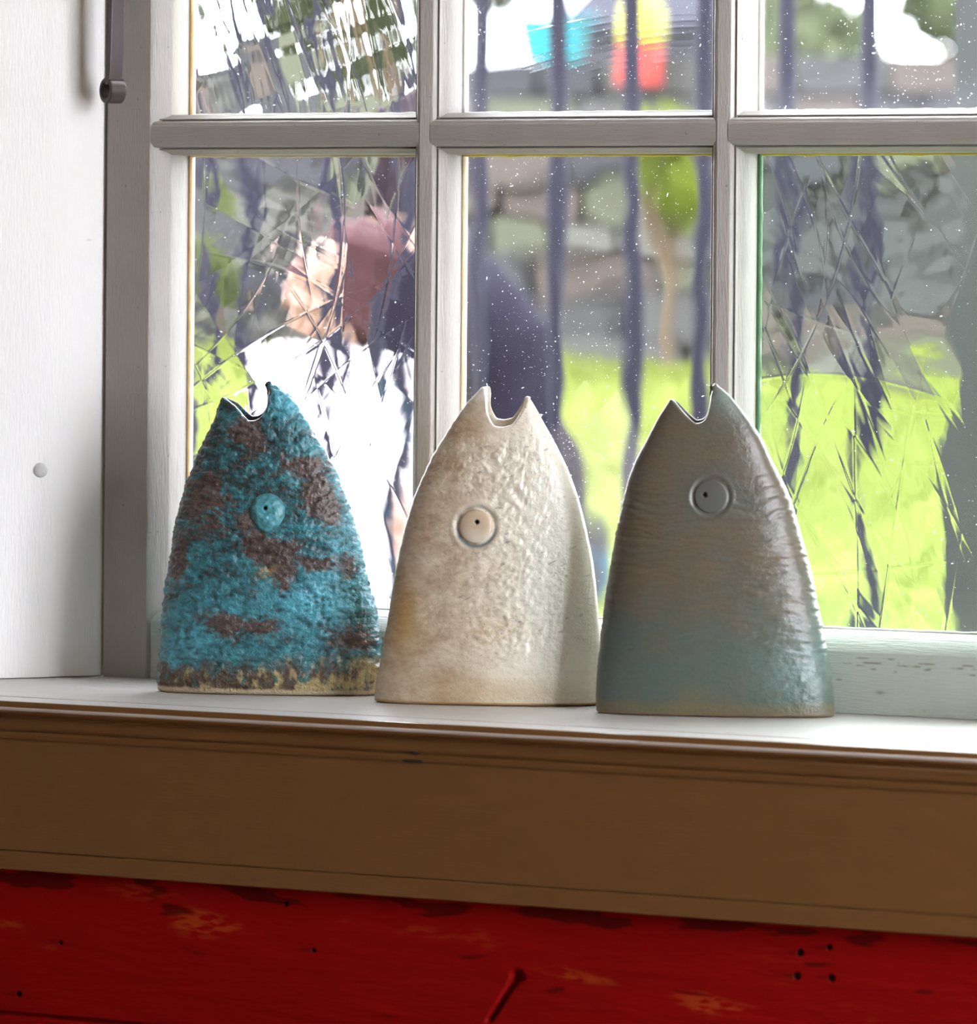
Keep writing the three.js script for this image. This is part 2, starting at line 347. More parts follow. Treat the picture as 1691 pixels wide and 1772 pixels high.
const filmMat = phys({ color: C3(0.86, 0.86, 0.95), transmission: 0.75, roughness: 1, thickness: 0, alphaMap: filmMap, transparent: true });
const speck = new THREE.CircleGeometry(1, 5);
function dust(pane, x0, x1, y0, y1, n, z, low) {
  const m = new THREE.InstancedMesh(speck, dustMat, n), M = new THREE.Matrix4(), q = new THREE.Quaternion(), zAxis = V(0, 0, 1);
  for (let i = 0; i < n; i++) {
    let x, y, k = 0;
    do { x = rr(x0, x1); y = y0 + (y1 - y0) * (low ? Math.pow(rnd(), 1.35) : rnd()); } while (k++ < 4 && rnd() > 0.45 + 1.5 * fbm(x * 22, y * 14, 5, 2));
    const s = 0.00014 + 0.00045 * Math.pow(rnd(), 5) + (rnd() < 0.006 ? 0.0005 : 0), st = rnd() < 0.12 ? rr(1.5, 4) : 1;
    q.setFromAxisAngle(zAxis, rr(0, Math.PI));
    M.compose(V(x, y, z), q, V(s, s * st, s)); m.setMatrixAt(i, M);
  }
  m.name = 'dust'; m.userData.kind = 'stuff'; pane.add(m);
}
const zf = -0.0462, zb = -0.0502;
reseed(42);
const deg = Math.PI / 180;
// which relief each pane has
const steep = () => { const r = rnd(); return r < 0.55 ? rr(20, 38) * deg : r < 0.8 ? rr(-22, 4) * deg : rr(70, 110) * deg; };   // direction of the crease's normal
const anyDir = () => rr(-75, 75) * deg;
const streaky = () => rr(8, 30) * deg;
const panes = {
  '0,0': { nx: 300, ny: 460, h: facets(64, 0.21, 0.352, 0.0062, anyDir, 0.00003), tint: [0.99, 0.985, 1] },
  '2,0': { nx: 300, ny: 460, h: facets(80, 0.214, 0.352, 0.0045, steep, 0.00004), tint: [0.93, 1, 0.93] },
  '0,1': { nx: 300, ny: 440, h: (() => { const f = facets(40, 0.21, 0.352, 0.014, streaky, 0.00006); return (x, y) => f(x, y) + 0.00018 * fbm((x + y * 0.25) * 100, y * 9, 3, 2); })(), tint: [1, 1, 0.97] },
  '1,0': { nx: 90, ny: 140, h: (x, y) => 0.00022 * n3(x * 14, y * 16, 2) + 0.00006 * n3(x * 40, y * 30, 5), tint: [0.995, 0.99, 1] },
  '1,1': { nx: 260, ny: 400, h: (x, y) => {
    let s = 0.0001 * n3(x * 14, y * 12, 8);
    for (let k = 0; k < 9; k++) { const yc = 0.012 + k * 0.0065 + 0.03 * Math.sin(clamp((x - 0.05) * 11, 0, 1.5)) * (1 - k * 0.05), w = 0.0005; s += 0.000009 * Math.exp(-(((y - yc) / w) ** 2)) * sstep(0.06, 0.09, x + k * 0.006); }
    return s;
  }, tint: [0.995, 0.99, 1] },
};
for (let j = 0; j < 3; j++) for (let i = 0; i < 4; i++) {
  const x0 = colX[i][0] - 0.002, x1 = colX[i][1] + 0.002, y0 = rowY[j][0] - 0.002, y1 = rowY[j][1] + 0.002, p = panes[i + ',' + j];
  let pane;
  if (p) pane = obj('pane', slab(x0, x1, y0, y1, zf, zb, p.nx, p.ny, p.h), glass({ attenuationColor: C3(...p.tint), attenuationDistance: 0.004 }), win);
  else { const g = new THREE.PlaneGeometry(x1 - x0, y1 - y0); g.translate((x0 + x1) / 2, (y0 + y1) / 2, (zf + zb) / 2); pane = obj('pane', g, thin, win); }
  if (j > 1 || i > 2) continue;
  const clear = i === 1 || (i === 2 && j === 1);
  dust(pane, x0 + 0.002, x1 - 0.002, y0 + 0.002, y1 - 0.002, clear ? 2600 : 700, zf + 0.0007, j === 0);
  { const g = new THREE.PlaneGeometry(x1 - x0, y1 - y0); g.translate((x0 + x1) / 2, (y0 + y1) / 2, zf + 0.0004); obj('dirt_film', g, filmMat, pane); }
}
// putty lines round the glass; the green one stands for a tinted glass edge
{
  const putty = { cream: std({ color: C3(0.75, 0.62, 0.38), roughness: 0.8 }), yellow: phys({ color: C3(0.8, 0.62, 0.06), roughness: 0.5, transmission: 0.3 }), green: phys({ color: C3(0.08, 0.22, 0.08), roughness: 0.35, transmission: 0.2 }), orange: std({ color: C3(0.55, 0.36, 0.16), roughness: 0.8 }), white: std({ color: C3(0.8, 0.78, 0.72), roughness: 0.7 }) };
  const strip = (horizontal, x, y, len, r, mat, s) => {
    const n = 60, pos = [], idx = [], K = 6;
    for (let i = 0; i <= n; i++) {
      const t = i / n * len, w = r * (1 + 0.45 * fbm(t * 60, s, 2, 3) * 2);
      for (let k = 0; k < K; k++) {
        const a = k / K * 2 * Math.PI, du = Math.cos(a) * w, dz = Math.sin(a) * 0.0028;
        pos.push(horizontal ? x + t : x + du, horizontal ? y + du : y + t, zf + 0.001 + dz);
      }
    }
    for (let i = 0; i < n; i++) for (let k = 0; k < K; k++) { const a = i * K + k, b = i * K + (k + 1) % K; horizontal ? idx.push(a, b, b + K, a, b + K, a + K) : idx.push(a, b + K, b, a, a + K, b + K); }
    const g = new THREE.BufferGeometry(); g.setAttribute('position', new THREE.Float32BufferAttribute(pos, 3)); g.setIndex(idx); g.computeVertexNormals();
    obj('putty', g, mat, win);
  };
  const tops = ['cream', 'yellow', 'yellow'], lefts = ['orange', 'cream', 'green'];
  for (let j = 0; j < 2; j++) for (let i = 0; i < 3; i++) {
    const [x0, x1] = colX[i], [y0, y1] = rowY[j];
    strip(true, x0, y1, x1 - x0, j ? 0.001 : 0.0016, putty[tops[i]], i + j * 3);
    strip(false, x0 + 0.0008, y0, y1 - y0, i === 2 ? 0.0026 : 0.0016, putty[j && i ? 'white' : lefts[i]], 20 + i + j * 3);
    strip(true, x0, y0 + 0.0006, x1 - x0, 0.0014, putty.white, 40 + i + j * 3);
  }
}

// ---------------------------------------------------------------- iron stay hanging in the corner
{
  const iron = std({ color: C3(0.05, 0.036, 0.036), metalness: 0.3, roughness: 0.4, bumpMap: tex(128, 128, (u, v) => 0.5 + 0.5 * fbm(u * 14, v * 14, 3, 3)), bumpScale: 0.0015 });
  const g = group('iron_window_stay', { label: 'dark iron window stay hanging by the frame in the left corner', category: 'window stay' }, scene, [0.0192, 0.4583, 0.026]);
  g.rotation.y = Math.atan2(-0.53, 0.85);             // its local z is the axis of the eye
  g.rotation.z = -0.02;
  const ring = [], OD = 0.0092, ID = 0.0072, n = 32, L = 0.0135;
  const s = new THREE.Shape(); s.absarc(0, 0, OD, 0, 2 * Math.PI, false);
  const hole = new THREE.Path(); hole.absarc(0, 0, ID, 0, 2 * Math.PI, true); s.holes.push(hole);
  let eye = new THREE.ExtrudeGeometry(s, { depth: L - 0.002, bevelEnabled: true, bevelThickness: 0.001, bevelSize: 0.0008, bevelSegments: 3, curveSegments: 40 });
  eye.translate(0, 0, -L / 2);
  const e = obj('eye', boxUV(eye), iron, g, { label: 'round open eye at the lower end of the bar' });
  // flat bar running down into the eye
  const pts = [];
  for (let i = 0; i <= 14; i++) { const t = i / 14; pts.push(V(0.0045 + 0.0008 * Math.sin(t * 3) - 0.0025 * Math.exp(-t * 16), 0.0045 + t * 0.17, 0)); }
  const bar = new THREE.Shape(), bw = 0.0061, bt = 0.0027;
  bar.moveTo(-bt + 0.001, -bw); bar.lineTo(bt - 0.001, -bw); bar.quadraticCurveTo(bt, -bw, bt, -bw + 0.0012); bar.lineTo(bt, bw - 0.0012); bar.quadraticCurveTo(bt, bw, bt - 0.001, bw); bar.lineTo(-bt + 0.001, bw); bar.quadraticCurveTo(-bt, bw, -bt, bw - 0.0012); bar.lineTo(-bt, -bw + 0.0012); bar.quadraticCurveTo(-bt, -bw, -bt + 0.001, -bw);
  const sh = bar.getPoints(5), pos = [], idx = [], K = sh.length;
  pts.forEach((p) => sh.forEach((q) => pos.push(p.x + q.x, p.y, q.y)));
  for (let i = 0; i < pts.length - 1; i++) for (let k = 0; k < K; k++) { const a = i * K + k, b = i * K + (k + 1) % K; idx.push(a, a + K, b, b, a + K, b + K); }
  let bg = new THREE.BufferGeometry(); bg.setAttribute('position', new THREE.Float32BufferAttribute(pos, 3)); bg.setIndex(idx);
  bg = toCreasedNormals(bg.toNonIndexed(), 0.7);
  obj('bar', boxUV(bg), iron, g);
  // staple plate that carries it, on the stile above
  const pl = chamferBox(0.022, 0.05, 0.005, 0.001); pl.rotateY(-g.rotation.y); pl.translate(0.012, 0.165, -0.02);
  obj('plate', boxUV(pl), iron, g);
  const pin = new THREE.CylinderGeometry(0.004, 0.004, 0.03, 16); pin.rotateX(Math.PI / 2); pin.rotateY(-g.rotation.y); pin.translate(0.008, 0.168, -0.008);
  obj('pin', boxUV(pin), iron, g);
}

// ---------------------------------------------------------------- three fish-head vases
const lin = (tab, y) => { // tab: [[value, y]...] y descending or ascending
  const t = tab[0][1] < tab[tab.length - 1][1] ? tab : [...tab].reverse();
  let i = 1; while (i < t.length - 1 && y > t[i][1]) i++;
  const [v0, y0] = t[i - 1], [v1, y1] = t[i], f = (y - y0) / (y1 - y0 || 1);
  return lerp(v0, v1, f);
};
const smoothTab = (tab, y) => (lin(tab, y - 5) + lin(tab, y - 2.5) + lin(tab, y) + lin(tab, y + 2.5) + lin(tab, y + 5)) / 5;
function fishVase({ label, L, R, rim, back, pos, turn, eye, relief, color, bump, mat, fine = 0.0018 }) {
  const t = group('fish_vase', { label, category: 'vase' }, scene, pos, turn);
  const N = 480, ROWS = 260;
  const cw = (y) => { const a = smoothTab(L, Math.min(y, L[0][1] + 4)), b = smoothTab(R, Math.min(y, R[0][1] + 4)); return [(a + b) / 2, Math.max(3, (b - a) / 2)]; };
  const rimA = rim.map(([x, y]) => { const [c, w] = cw(y); return [y, clamp((x - c) / w, -1, 1)]; });
  rimA[0][1] = -1; rimA[rimA.length - 1][1] = 1;
  for (let i = 1; i < rimA.length; i++) if (rimA[i][1] <= rimA[i - 1][1]) rimA[i][1] = rimA[i - 1][1] + 0.004;
  const sc = rimA[rimA.length - 1][1]; rimA.forEach((q, i) => { if (i) q[1] = -1 + (q[1] + 1) * 2 / (sc + 1); });
  const top0 = (a) => { let i = 1; while (i < rimA.length - 1 && a > rimA[i][1]) i++; const f = clamp((a - rimA[i - 1][1]) / (rimA[i][1] - rimA[i - 1][1]), 0, 1); return lerp(rimA[i - 1][0], rimA[i][0], f); };
  const top = (a, s) => (top0(a - 0.03) + 2 * top0(a) + top0(a + 0.03)) / 4 + (s < 0 ? back * (1 - a * a) : 0);
  const dep = (y) => lin([[21.5, 0], [23.5, 30], [24.5, 70], [23, 120], [18, 165], [12.5, 200], [7.5, 222], [4.2, 240]], y);
  const lens = (a) => Math.pow(Math.max(0, 1 - Math.pow(Math.abs(a), 2.6)), 0.5);
  const pos3 = [], uv = [], idx = [];
  const ang = []; for (let i = 0; i < N; i++) ang.push(i / N * 2 * Math.PI);
  const A = ang.map((p) => { const c = Math.cos(p); return Math.sign(c) * Math.pow(Math.abs(c), 0.85); }), S = ang.map((p) => (Math.sin(p) >= -1e-9 ? 1 : -1));
  const at = (a, s, y, inset) => { const [c, w] = cw(y); return [c + a * (w - Math.min(inset, w * 0.6)), y, s * Math.max(dep(y) - inset, dep(y) * 0.35) * lens(a)]; };
  const rows = [];
  const addRow = (f) => { rows.push(pos3.length / 3); for (let i = 0; i < N; i++) { const p = f(A[i], S[i], i); pos3.push(...p); uv.push(p[0] / 180 + 0.5, p[1] / 250); } };
  addRow((a, s) => at(a, s, 0, 2.2)); addRow((a, s) => { const p = at(a, s, 0.5, 0.8); return p; });
  for (let j = 0; j <= ROWS; j++) addRow((a, s) => at(a, s, 1.4 + (top(a, s) - 1.4) * j / ROWS, 0));
  const outerEnd = rows.length;
  for (const [dy, ins] of [[1.2, 0.6], [1.7, 1.8], [1.3, 3.2], [0, 4.0]]) addRow((a, s) => { const p = at(a, s, top(a, s), ins); p[1] += dy; return p; });
  for (let j = 1; j <= 40; j++) addRow((a, s) => at(a, s, lerp(top(a, s), 8, j / 40), 4.2));
  for (let r = 0; r < rows.length - 1; r++) for (let i = 0; i < N; i++) {
    const a = rows[r] + i, b = rows[r] + (i + 1) % N, c = rows[r + 1] + i, d = rows[r + 1] + (i + 1) % N;
    idx.push(a, c, b, b, c, d);
  }
  // floor of the vase, outside and inside
  for (const [r, y, flip] of [[0, 0, 1], [rows.length - 1, 8, 0]]) { const k = pos3.length / 3; pos3.push(cw(y)[0], y, 0); uv.push(0.5, y / 250); for (let i = 0; i < N; i++) { const a = rows[r] + i, b = rows[r] + (i + 1) % N; flip ? idx.push(k, a, b) : idx.push(k, b, a); } }
  const g = new THREE.BufferGeometry();
  g.setAttribute('position', new THREE.Float32BufferAttribute(pos3, 3)); g.setAttribute('uv', new THREE.Float32BufferAttribute(uv, 2)); g.setIndex(idx);
  g.computeVertexNormals();
  // relief pressed into the clay (millimetres)
  const p = g.attributes.position, nn = g.attributes.normal;
  for (let k = rows[2]; k < rows[outerEnd]; k++) {
    const x = p.getX(k), y = p.getY(k), z = p.getZ(k), ex = Math.hypot(x - eye.x, y - eye.y), s = z >= 0 ? 1 : -1;
    let d = relief(x, y, s);
    const fade = sstep(0, 7, y) * sstep(eye.r * 0.9, eye.r * 1.5, s > 0 ? ex : 99);
    d *= fade;
    if (s > 0) d += eye.body(ex, x - eye.x, y - eye.y) - 4 * (1 - sstep(eye.pr * 0.5, eye.pr * 1.3, Math.hypot(x - eye.px, y - eye.py)));
    p.setXYZ(k, x + nn.getX(k) * d, y + nn.getY(k) * d, z + nn.getZ(k) * d);
  }
  g.computeVertexNormals();
  g.scale(0.001, 0.001, 0.001);
  const W2 = 640, H2 = 900;
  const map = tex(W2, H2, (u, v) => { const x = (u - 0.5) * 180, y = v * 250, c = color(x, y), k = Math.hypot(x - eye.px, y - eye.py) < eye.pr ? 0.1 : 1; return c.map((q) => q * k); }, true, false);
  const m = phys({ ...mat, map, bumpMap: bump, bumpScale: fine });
  obj('body', g, m, t);
  // the eye: a pressed-on clay disc with a pricked pupil
  const E = [], er = eye.disc, KR = 26, KA = 72;
  const ep = [], ei = [], ec = [];
  for (let j = 0; j <= KR; j++) for (let i = 0; i < KA; i++) {
    const r = er * Math.pow(j / KR, 0.8), a = i / KA * 2 * Math.PI;
    let x = eye.x + r * Math.cos(a) * (eye.sx ?? 1), y = eye.y + r * Math.sin(a) * (eye.sy ?? 1) - (eye.drip ?? 0) * Math.pow(Math.max(0, -Math.sin(a)), 3) * r / er;
    const [c, w] = cw(y), surf = dep(y) * lens((x - c) / w);
    const ph = Math.hypot(x - eye.px, y - eye.py);
    const z = surf + eye.height(r / er) + eye.body(0, 0, 0) - 3.4 * (1 - sstep(eye.pr * 0.35, eye.pr * 1.15, ph)) + (eye.rough ?? 0) * fbm(x / 4, y / 4, 7, 3);
    ep.push(x, y, z); ec.push(...eye.color(r / er, ph, x, y));
  }
  for (let j = 0; j < KR; j++) for (let i = 0; i < KA; i++) { const a = j * KA + i, b = j * KA + (i + 1) % KA; ei.push(a, a + KA, b, b, a + KA, b + KA); }
  const eg = new THREE.BufferGeometry(); eg.setAttribute('position', new THREE.Float32BufferAttribute(ep, 3)); eg.setAttribute('color', new THREE.Float32BufferAttribute(ec, 3)); eg.setIndex(ei); eg.scale(0.001, 0.001, 0.001); eg.computeVertexNormals();
  obj('eye', eg, phys({ ...mat, vertexColors: true }), t, { label: eye.label });
  return t;
}
const clayBump = tex(512, 512, (u, v) => 0.5 + 0.45 * fbm(u * 24, v * 34, 2, 4) + 0.2 * fbm(u * 70, v * 90, 5, 2));
clayBump.repeat.set(2, 2);
const mix3 = (a, b, t) => [lerp(a[0], b[0], t), lerp(a[1], b[1], t), lerp(a[2], b[2], t)];
const blob = (x, y, cx, cy, rx, ry) => Math.exp(-(((x - cx) / rx) ** 2) - ((y - cy) / ry) ** 2);
// turquoise vase
{
  const patches = [[38, 153, 11, 15, 1], [48, 135, 8, 12, 0.9], [8, 107, 17, 11, 1.1], [-8, 112, 9, 10, 0.8], [14, 90, 7, 10, 0.9], [42, 99, 15, 6, 0.95], [62, 97, 6, 10, 0.6], [-31, 54, 14, 8, 1.1], [0, 51, 14, 6, 0.9], [68, 42, 16, 9, 0.8], [-67, 96, 8, 13, 1], [-46, 152, 18, 12, 0.6], [-48, 128, 20, 20, 0.4], [-20, 198, 12, 7, 0.9], [-8, 190, 8, 8, 0.6], [20, 170, 22, 10, 0.45], [-80, 14, 12, 9, 1], [-14, 130, 6, 8, 0.8], [30, 175, 8, 6, .5]];
  const patch = (x, y) => { let s = 0; for (const [cx, cy, a, b, k] of patches) s += k * blob(x, y, cx, cy, a, b); return s; };
  const crust = (x, y, s = 1) => 1.3 * fbm(x / 30, y / 24, 3 + s, 2) + 2.6 * fbm(x / 11 + 0.6 * n3(x / 14, y / 14, 4), y / 6.2, 8 + s, 3) + 2.2 * (0.2 - Math.abs(fbm(x / 9, y / 5.5, 15 + s, 2))) + 0.4 * n3(x / 3, y / 2.4, 6);
  fishVase({
    label: 'turquoise and brown crusty-glazed fish-head vase, leftmost of the three on the sill', pos: [0.1736, 0.0004, 0.0577], turn: 18 * deg, back: 3,
    L: [[-37.1, 221.5], [-40.1, 212.2], [-43.1, 203.3], [-48.4, 193], [-54.4, 180.4], [-59.7, 166.3], [-64.2, 155.2], [-68, 141.9], [-70.3, 131.5], [-72.6, 119.7], [-74.5, 104.9], [-77.3, 90.1], [-79.7, 76.8], [-81.3, 56.1], [-82.2, 39.8], [-83, 22], [-83.9, 10.2], [-84.2, 0]],
    R: [[2, 234], [11.1, 230], [17, 221.8], [25.8, 210], [34.5, 195.2], [42.6, 183.3], [50.6, 168.5], [56.4, 153.7], [62.9, 137.5], [67.2, 122.7], [70.8, 109.3], [73.4, 93.1], [78, 78.3], [81.6, 66.4], [84.4, 51.6], [85.8, 41.3], [86.4, 25], [86.8, 0]],
    rim: [[-37.1, 221.5], [-31.9, 218.1], [-27.5, 215.6], [-23.1, 211.5], [-18.7, 207], [-15, 204.1], [-10.5, 204.3], [-6.1, 206.3], [-2.4, 210.7], [-0.4, 216.6], [0.1, 223.3], [0.6, 230.7], [2, 234]],
    relief: (x, y, s) => crust(x, y, s) + 0.6 * clamp(patch(x, y), 0, 1),
    color: (x, y) => {
      const f = fbm(x / 20, y / 12, 2, 4), f2 = fbm(x / 5, y / 3.2, 9, 4), cr = crust(x, y), f3 = fbm(x / 2, y / 1.6, 22, 2);
      const upper = sstep(70, 190, y) * sstep(45, -30, x);
      let c = mix3([0.055, 0.255, 0.3], [0.013, 0.048, 0.053], clamp(0.46 + 1.2 * f + 0.8 * f2 + 0.4 * upper - 0.2 * cr, 0, 1));
      c = mix3(c, [0.12, 0.48, 0.6], clamp(blob(x, y, 38, 72, 45, 22) * 0.9 + blob(x, y, 64, 108, 14, 28) * 0.9 + blob(x, y, -60, 35, 22, 30) * 0.5 + blob(x, y, 12, 222, 12, 16), 0, 1) * clamp(0.6 + 1.3 * f2 + 0.4 * cr, 0, 1));
      c = mix3(c, [0.03, 0.04, 0.035], clamp(-0.5 * cr - 0.12, 0, 0.75));
      const b = sstep(0.2, 0.75, 1.1 * patch(x, y) + 0.8 * f2 + 0.6 * f + 0.2 * f3 + 0.1 + 0.12 * upper);
      c = mix3(c, mix3([0.06, 0.033, 0.028], [0.15, 0.098, 0.082], clamp(0.4 + 0.6 * f2 + 0.35 * cr + 0.4 * f3, 0, 1)), b * 0.94);
      c = mix3(c, [0.42, 0.3, 0.12], blob(x, y, 2, 92, 7, 4.5) * sstep(-0.3, 0.2, f2));
      const low = sstep(30, 14, y + 20 * fbm(x / 13, y / 20, 5, 3) - 0.05 * (x - 10));
      let e = mix3([0.44, 0.36, 0.17], [0.10, 0.065, 0.045], sstep(-0.2, 0.16, fbm(x / 7, y / 13, 14, 4) - 0.0022 * (x - 30) + 0.004 * (y - 12)));
      e = mix3(e, [0.05, 0.15, 0.14], sstep(0.12, 0.3, fbm(x / 5, y / 8, 21, 3)));
      c = mix3(c, e, low);
      c = mix3(c, [0.5, 0.4, 0.26], sstep(5.2, 3.2, y + 2 * fbm(x / 8, 1, 3, 2)));
      return c;
    },
    bump: clayBump, mat: { roughness: 0.4, clearcoat: 0.25, clearcoatRoughness: 0.3 },
    eye: {
      x: 1.8, y: 138.6, r: 14, disc: 13.6, px: 0.5, py: 140.7, pr: 2.0, sx: 1.0, sy: 0.98, drip: 3.5, rough: 1.2, label: 'raised turquoise eye boss with a pricked hole',
      body: (r) => (r < 14 ? 0.2 : 0) * sstep(14, 9, r), height: (q) => 5.8 * Math.pow(Math.max(0, 1 - q * q), 0.75) - 1.6 * Math.exp(-((q / 0.4) ** 2)) - 0.8 * sstep(0.9, 1, q),
      color: (q, ph, x, y) => { const f = fbm(x / 4, y / 4, 3, 4); return mix3(mix3([0.12, 0.44, 0.52], [0.045, 0.16, 0.17], clamp(0.2 + 1.6 * f + 0.5 * q * q, 0, 1)), [0.01, 0.02, 0.02], sstep(1.95, 1.15, ph)); },
    },
  });
}
// cream vase
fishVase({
  label: 'cream and tan fish-head vase with ringed eye, standing between the turquoise and grey-green vases', pos: [0.3508, 0.0004, 0.053], turn: 18.5 * deg, back: 5,
  L: [[-5.7, 232.4], [-10.8, 227.6], [-16.7, 220.4], [-24, 210.9], [-29.9, 200.8], [-37.3, 189.2], [-43.2, 177.6], [-49.1, 164.5], [-54.2, 152.9], [-58, 139.9], [-61.7, 126.8], [-64.7, 112.3], [-67.3, 97.8], [-69.7, 83.3], [-71.6, 70.2], [-73.8, 57.2], [-76.1, 44.1], [-78.4, 29.6], [-80.7, 15.1], [-82.2, 6.4], [-82.6, 0]],
  R: [[31.2, 226.2], [35.5, 219.6], [41.2, 209.5], [47, 199.3], [54.1, 186.3], [59.8, 174.7], [65.5, 160.2], [69.7, 147.1], [73.3, 134], [76.1, 121], [78.9, 107.9], [80.9, 94.9], [82.3, 81.8], [83.6, 68.8], [84.2, 54.3], [84.4, 39.8], [84.3, 22.4], [83.8, 0]],
  rim: [[-5.7, 232.4], [-2.8, 230.9], [-1.4, 225.4], [-1, 219.6], [-0.1, 213.8], [2.8, 208], [5.7, 204], [12.2, 203.2], [19.4, 205.1], [23.8, 210.2], [27.5, 216], [30, 221.1], [31.2, 226.2]],
  relief: (x, y, s) => {
    const K = 1.5, band = Math.exp(-(((x - 14 + 0.05 * (y - 120)) / 34) ** 2)) * sstep(22, 45, y) * sstep(210, 185, y), left = sstep(10, -20, x) * sstep(25, 60, y);
    return K * band * (1.7 * fbm(x / 6.5, y / 7.5, 4 + s, 3) + 0.5 * fbm(x / 3, y / 3, 8, 2)) + left * (0.9 * fbm((x + y * 0.35) / 14, (y - x * 0.3) / 5, 5, 3)) + 0.25 * fbm(x / 20, y / 20, 2, 2) + 0.5 * sstep(24, 20, y);
  },
  color: (x, y) => {
    const f = fbm(x / 18, y / 14, 3, 4), f2 = fbm(x / 5, y / 4, 6, 3);
    let c = mix3([0.86, 0.78, 0.63], [0.36, 0.23, 0.125], clamp(0.62 * sstep(22, -30, x) + 0.55 * f + 0.3 * f2 + 0.25 * blob(x, y, -8, 205, 25, 25), 0, 1));  // tan glaze on the left; right side lightened where the light falls
    c = mix3(c, [0.78, 0.8, 0.71], clamp(0.7 * blob(x, y, 50, 90, 30, 90) + 0.5 * f2 * sstep(-10, 30, x), 0, 1));
    c = mix3(c, [0.5, 0.31, 0.1], clamp(0.8 * blob(x, y, -60, 62, 14, 26) + 0.5 * blob(x, y, 10, 58, 22, 14) * (0.6 + 2 * f2) + 0.45 * blob(x, y, 10, 10, 60, 11) + 0.4 * blob(x, y, 12, 100, 12, 12) * (0.5 + 2 * f2), 0, 0.9));
    c = mix3(c, [0.22, 0.22, 0.2], sstep(0.26, 0.4, fbm((x + y * 0.35) / 9, (y - x * 0.3) / 3, 12, 3)) * 0.5 * sstep(30, 60, y));
    const r = Math.hypot(x + 6.2, y - 131.9);
    c = mix3(c, [0.16, 0.2, 0.21], Math.exp(-(((r - 14.6) / 1.4) ** 2)) * (0.35 + 0.6 * sstep(2, -10, y - 131.9)));
    if (fbm(x / 1.6, y / 1.6, 4, 2) > 0.4) c = mix3(c, [0.2, 0.15, 0.1], 0.6);
    c = mix3(c, [0.86, 0.83, 0.75], sstep(222, 229, y + 8 * Math.abs(f2)) * 0.7 + sstep(40, 55, x - (226 - y) * 0.6) * 0.3);
    c = mix3(c, [0.5, 0.3, 0.12], sstep(3, 1.2, y));
    return c;
  },
  fine: 0.0007, bump: clayBump, mat: { roughness: 0.34, clearcoat: 0.35, clearcoatRoughness: 0.2 },
  eye: {
    x: -6.2, y: 131.9, r: 15.5, disc: 12.6, px: -5.5, py: 135.2, pr: 1.9, label: 'round cream eye with a small pricked pupil',
    body: (r) => -1.5 * Math.exp(-(((r - 14) / 1.8) ** 2)) + 0.6 * Math.exp(-(((r - 18) / 2.2) ** 2)), height: (q) => 3.0 * Math.pow(Math.max(0, 1 - q * q), 0.7) + 0.1 - 0.9 * Math.exp(-((q / 0.55) ** 2)) - 1.2 * sstep(0.93, 1, q),
    color: (q, ph, x, y) => mix3(mix3([0.6, 0.46, 0.32], [0.74, 0.68, 0.55], clamp(-(y - 131.9) / 12, 0, 1)), [0.03, 0.025, 0.02], sstep(1.95, 1.15, ph)),  // shading of the dome, paler below, put into the colour
  },
});
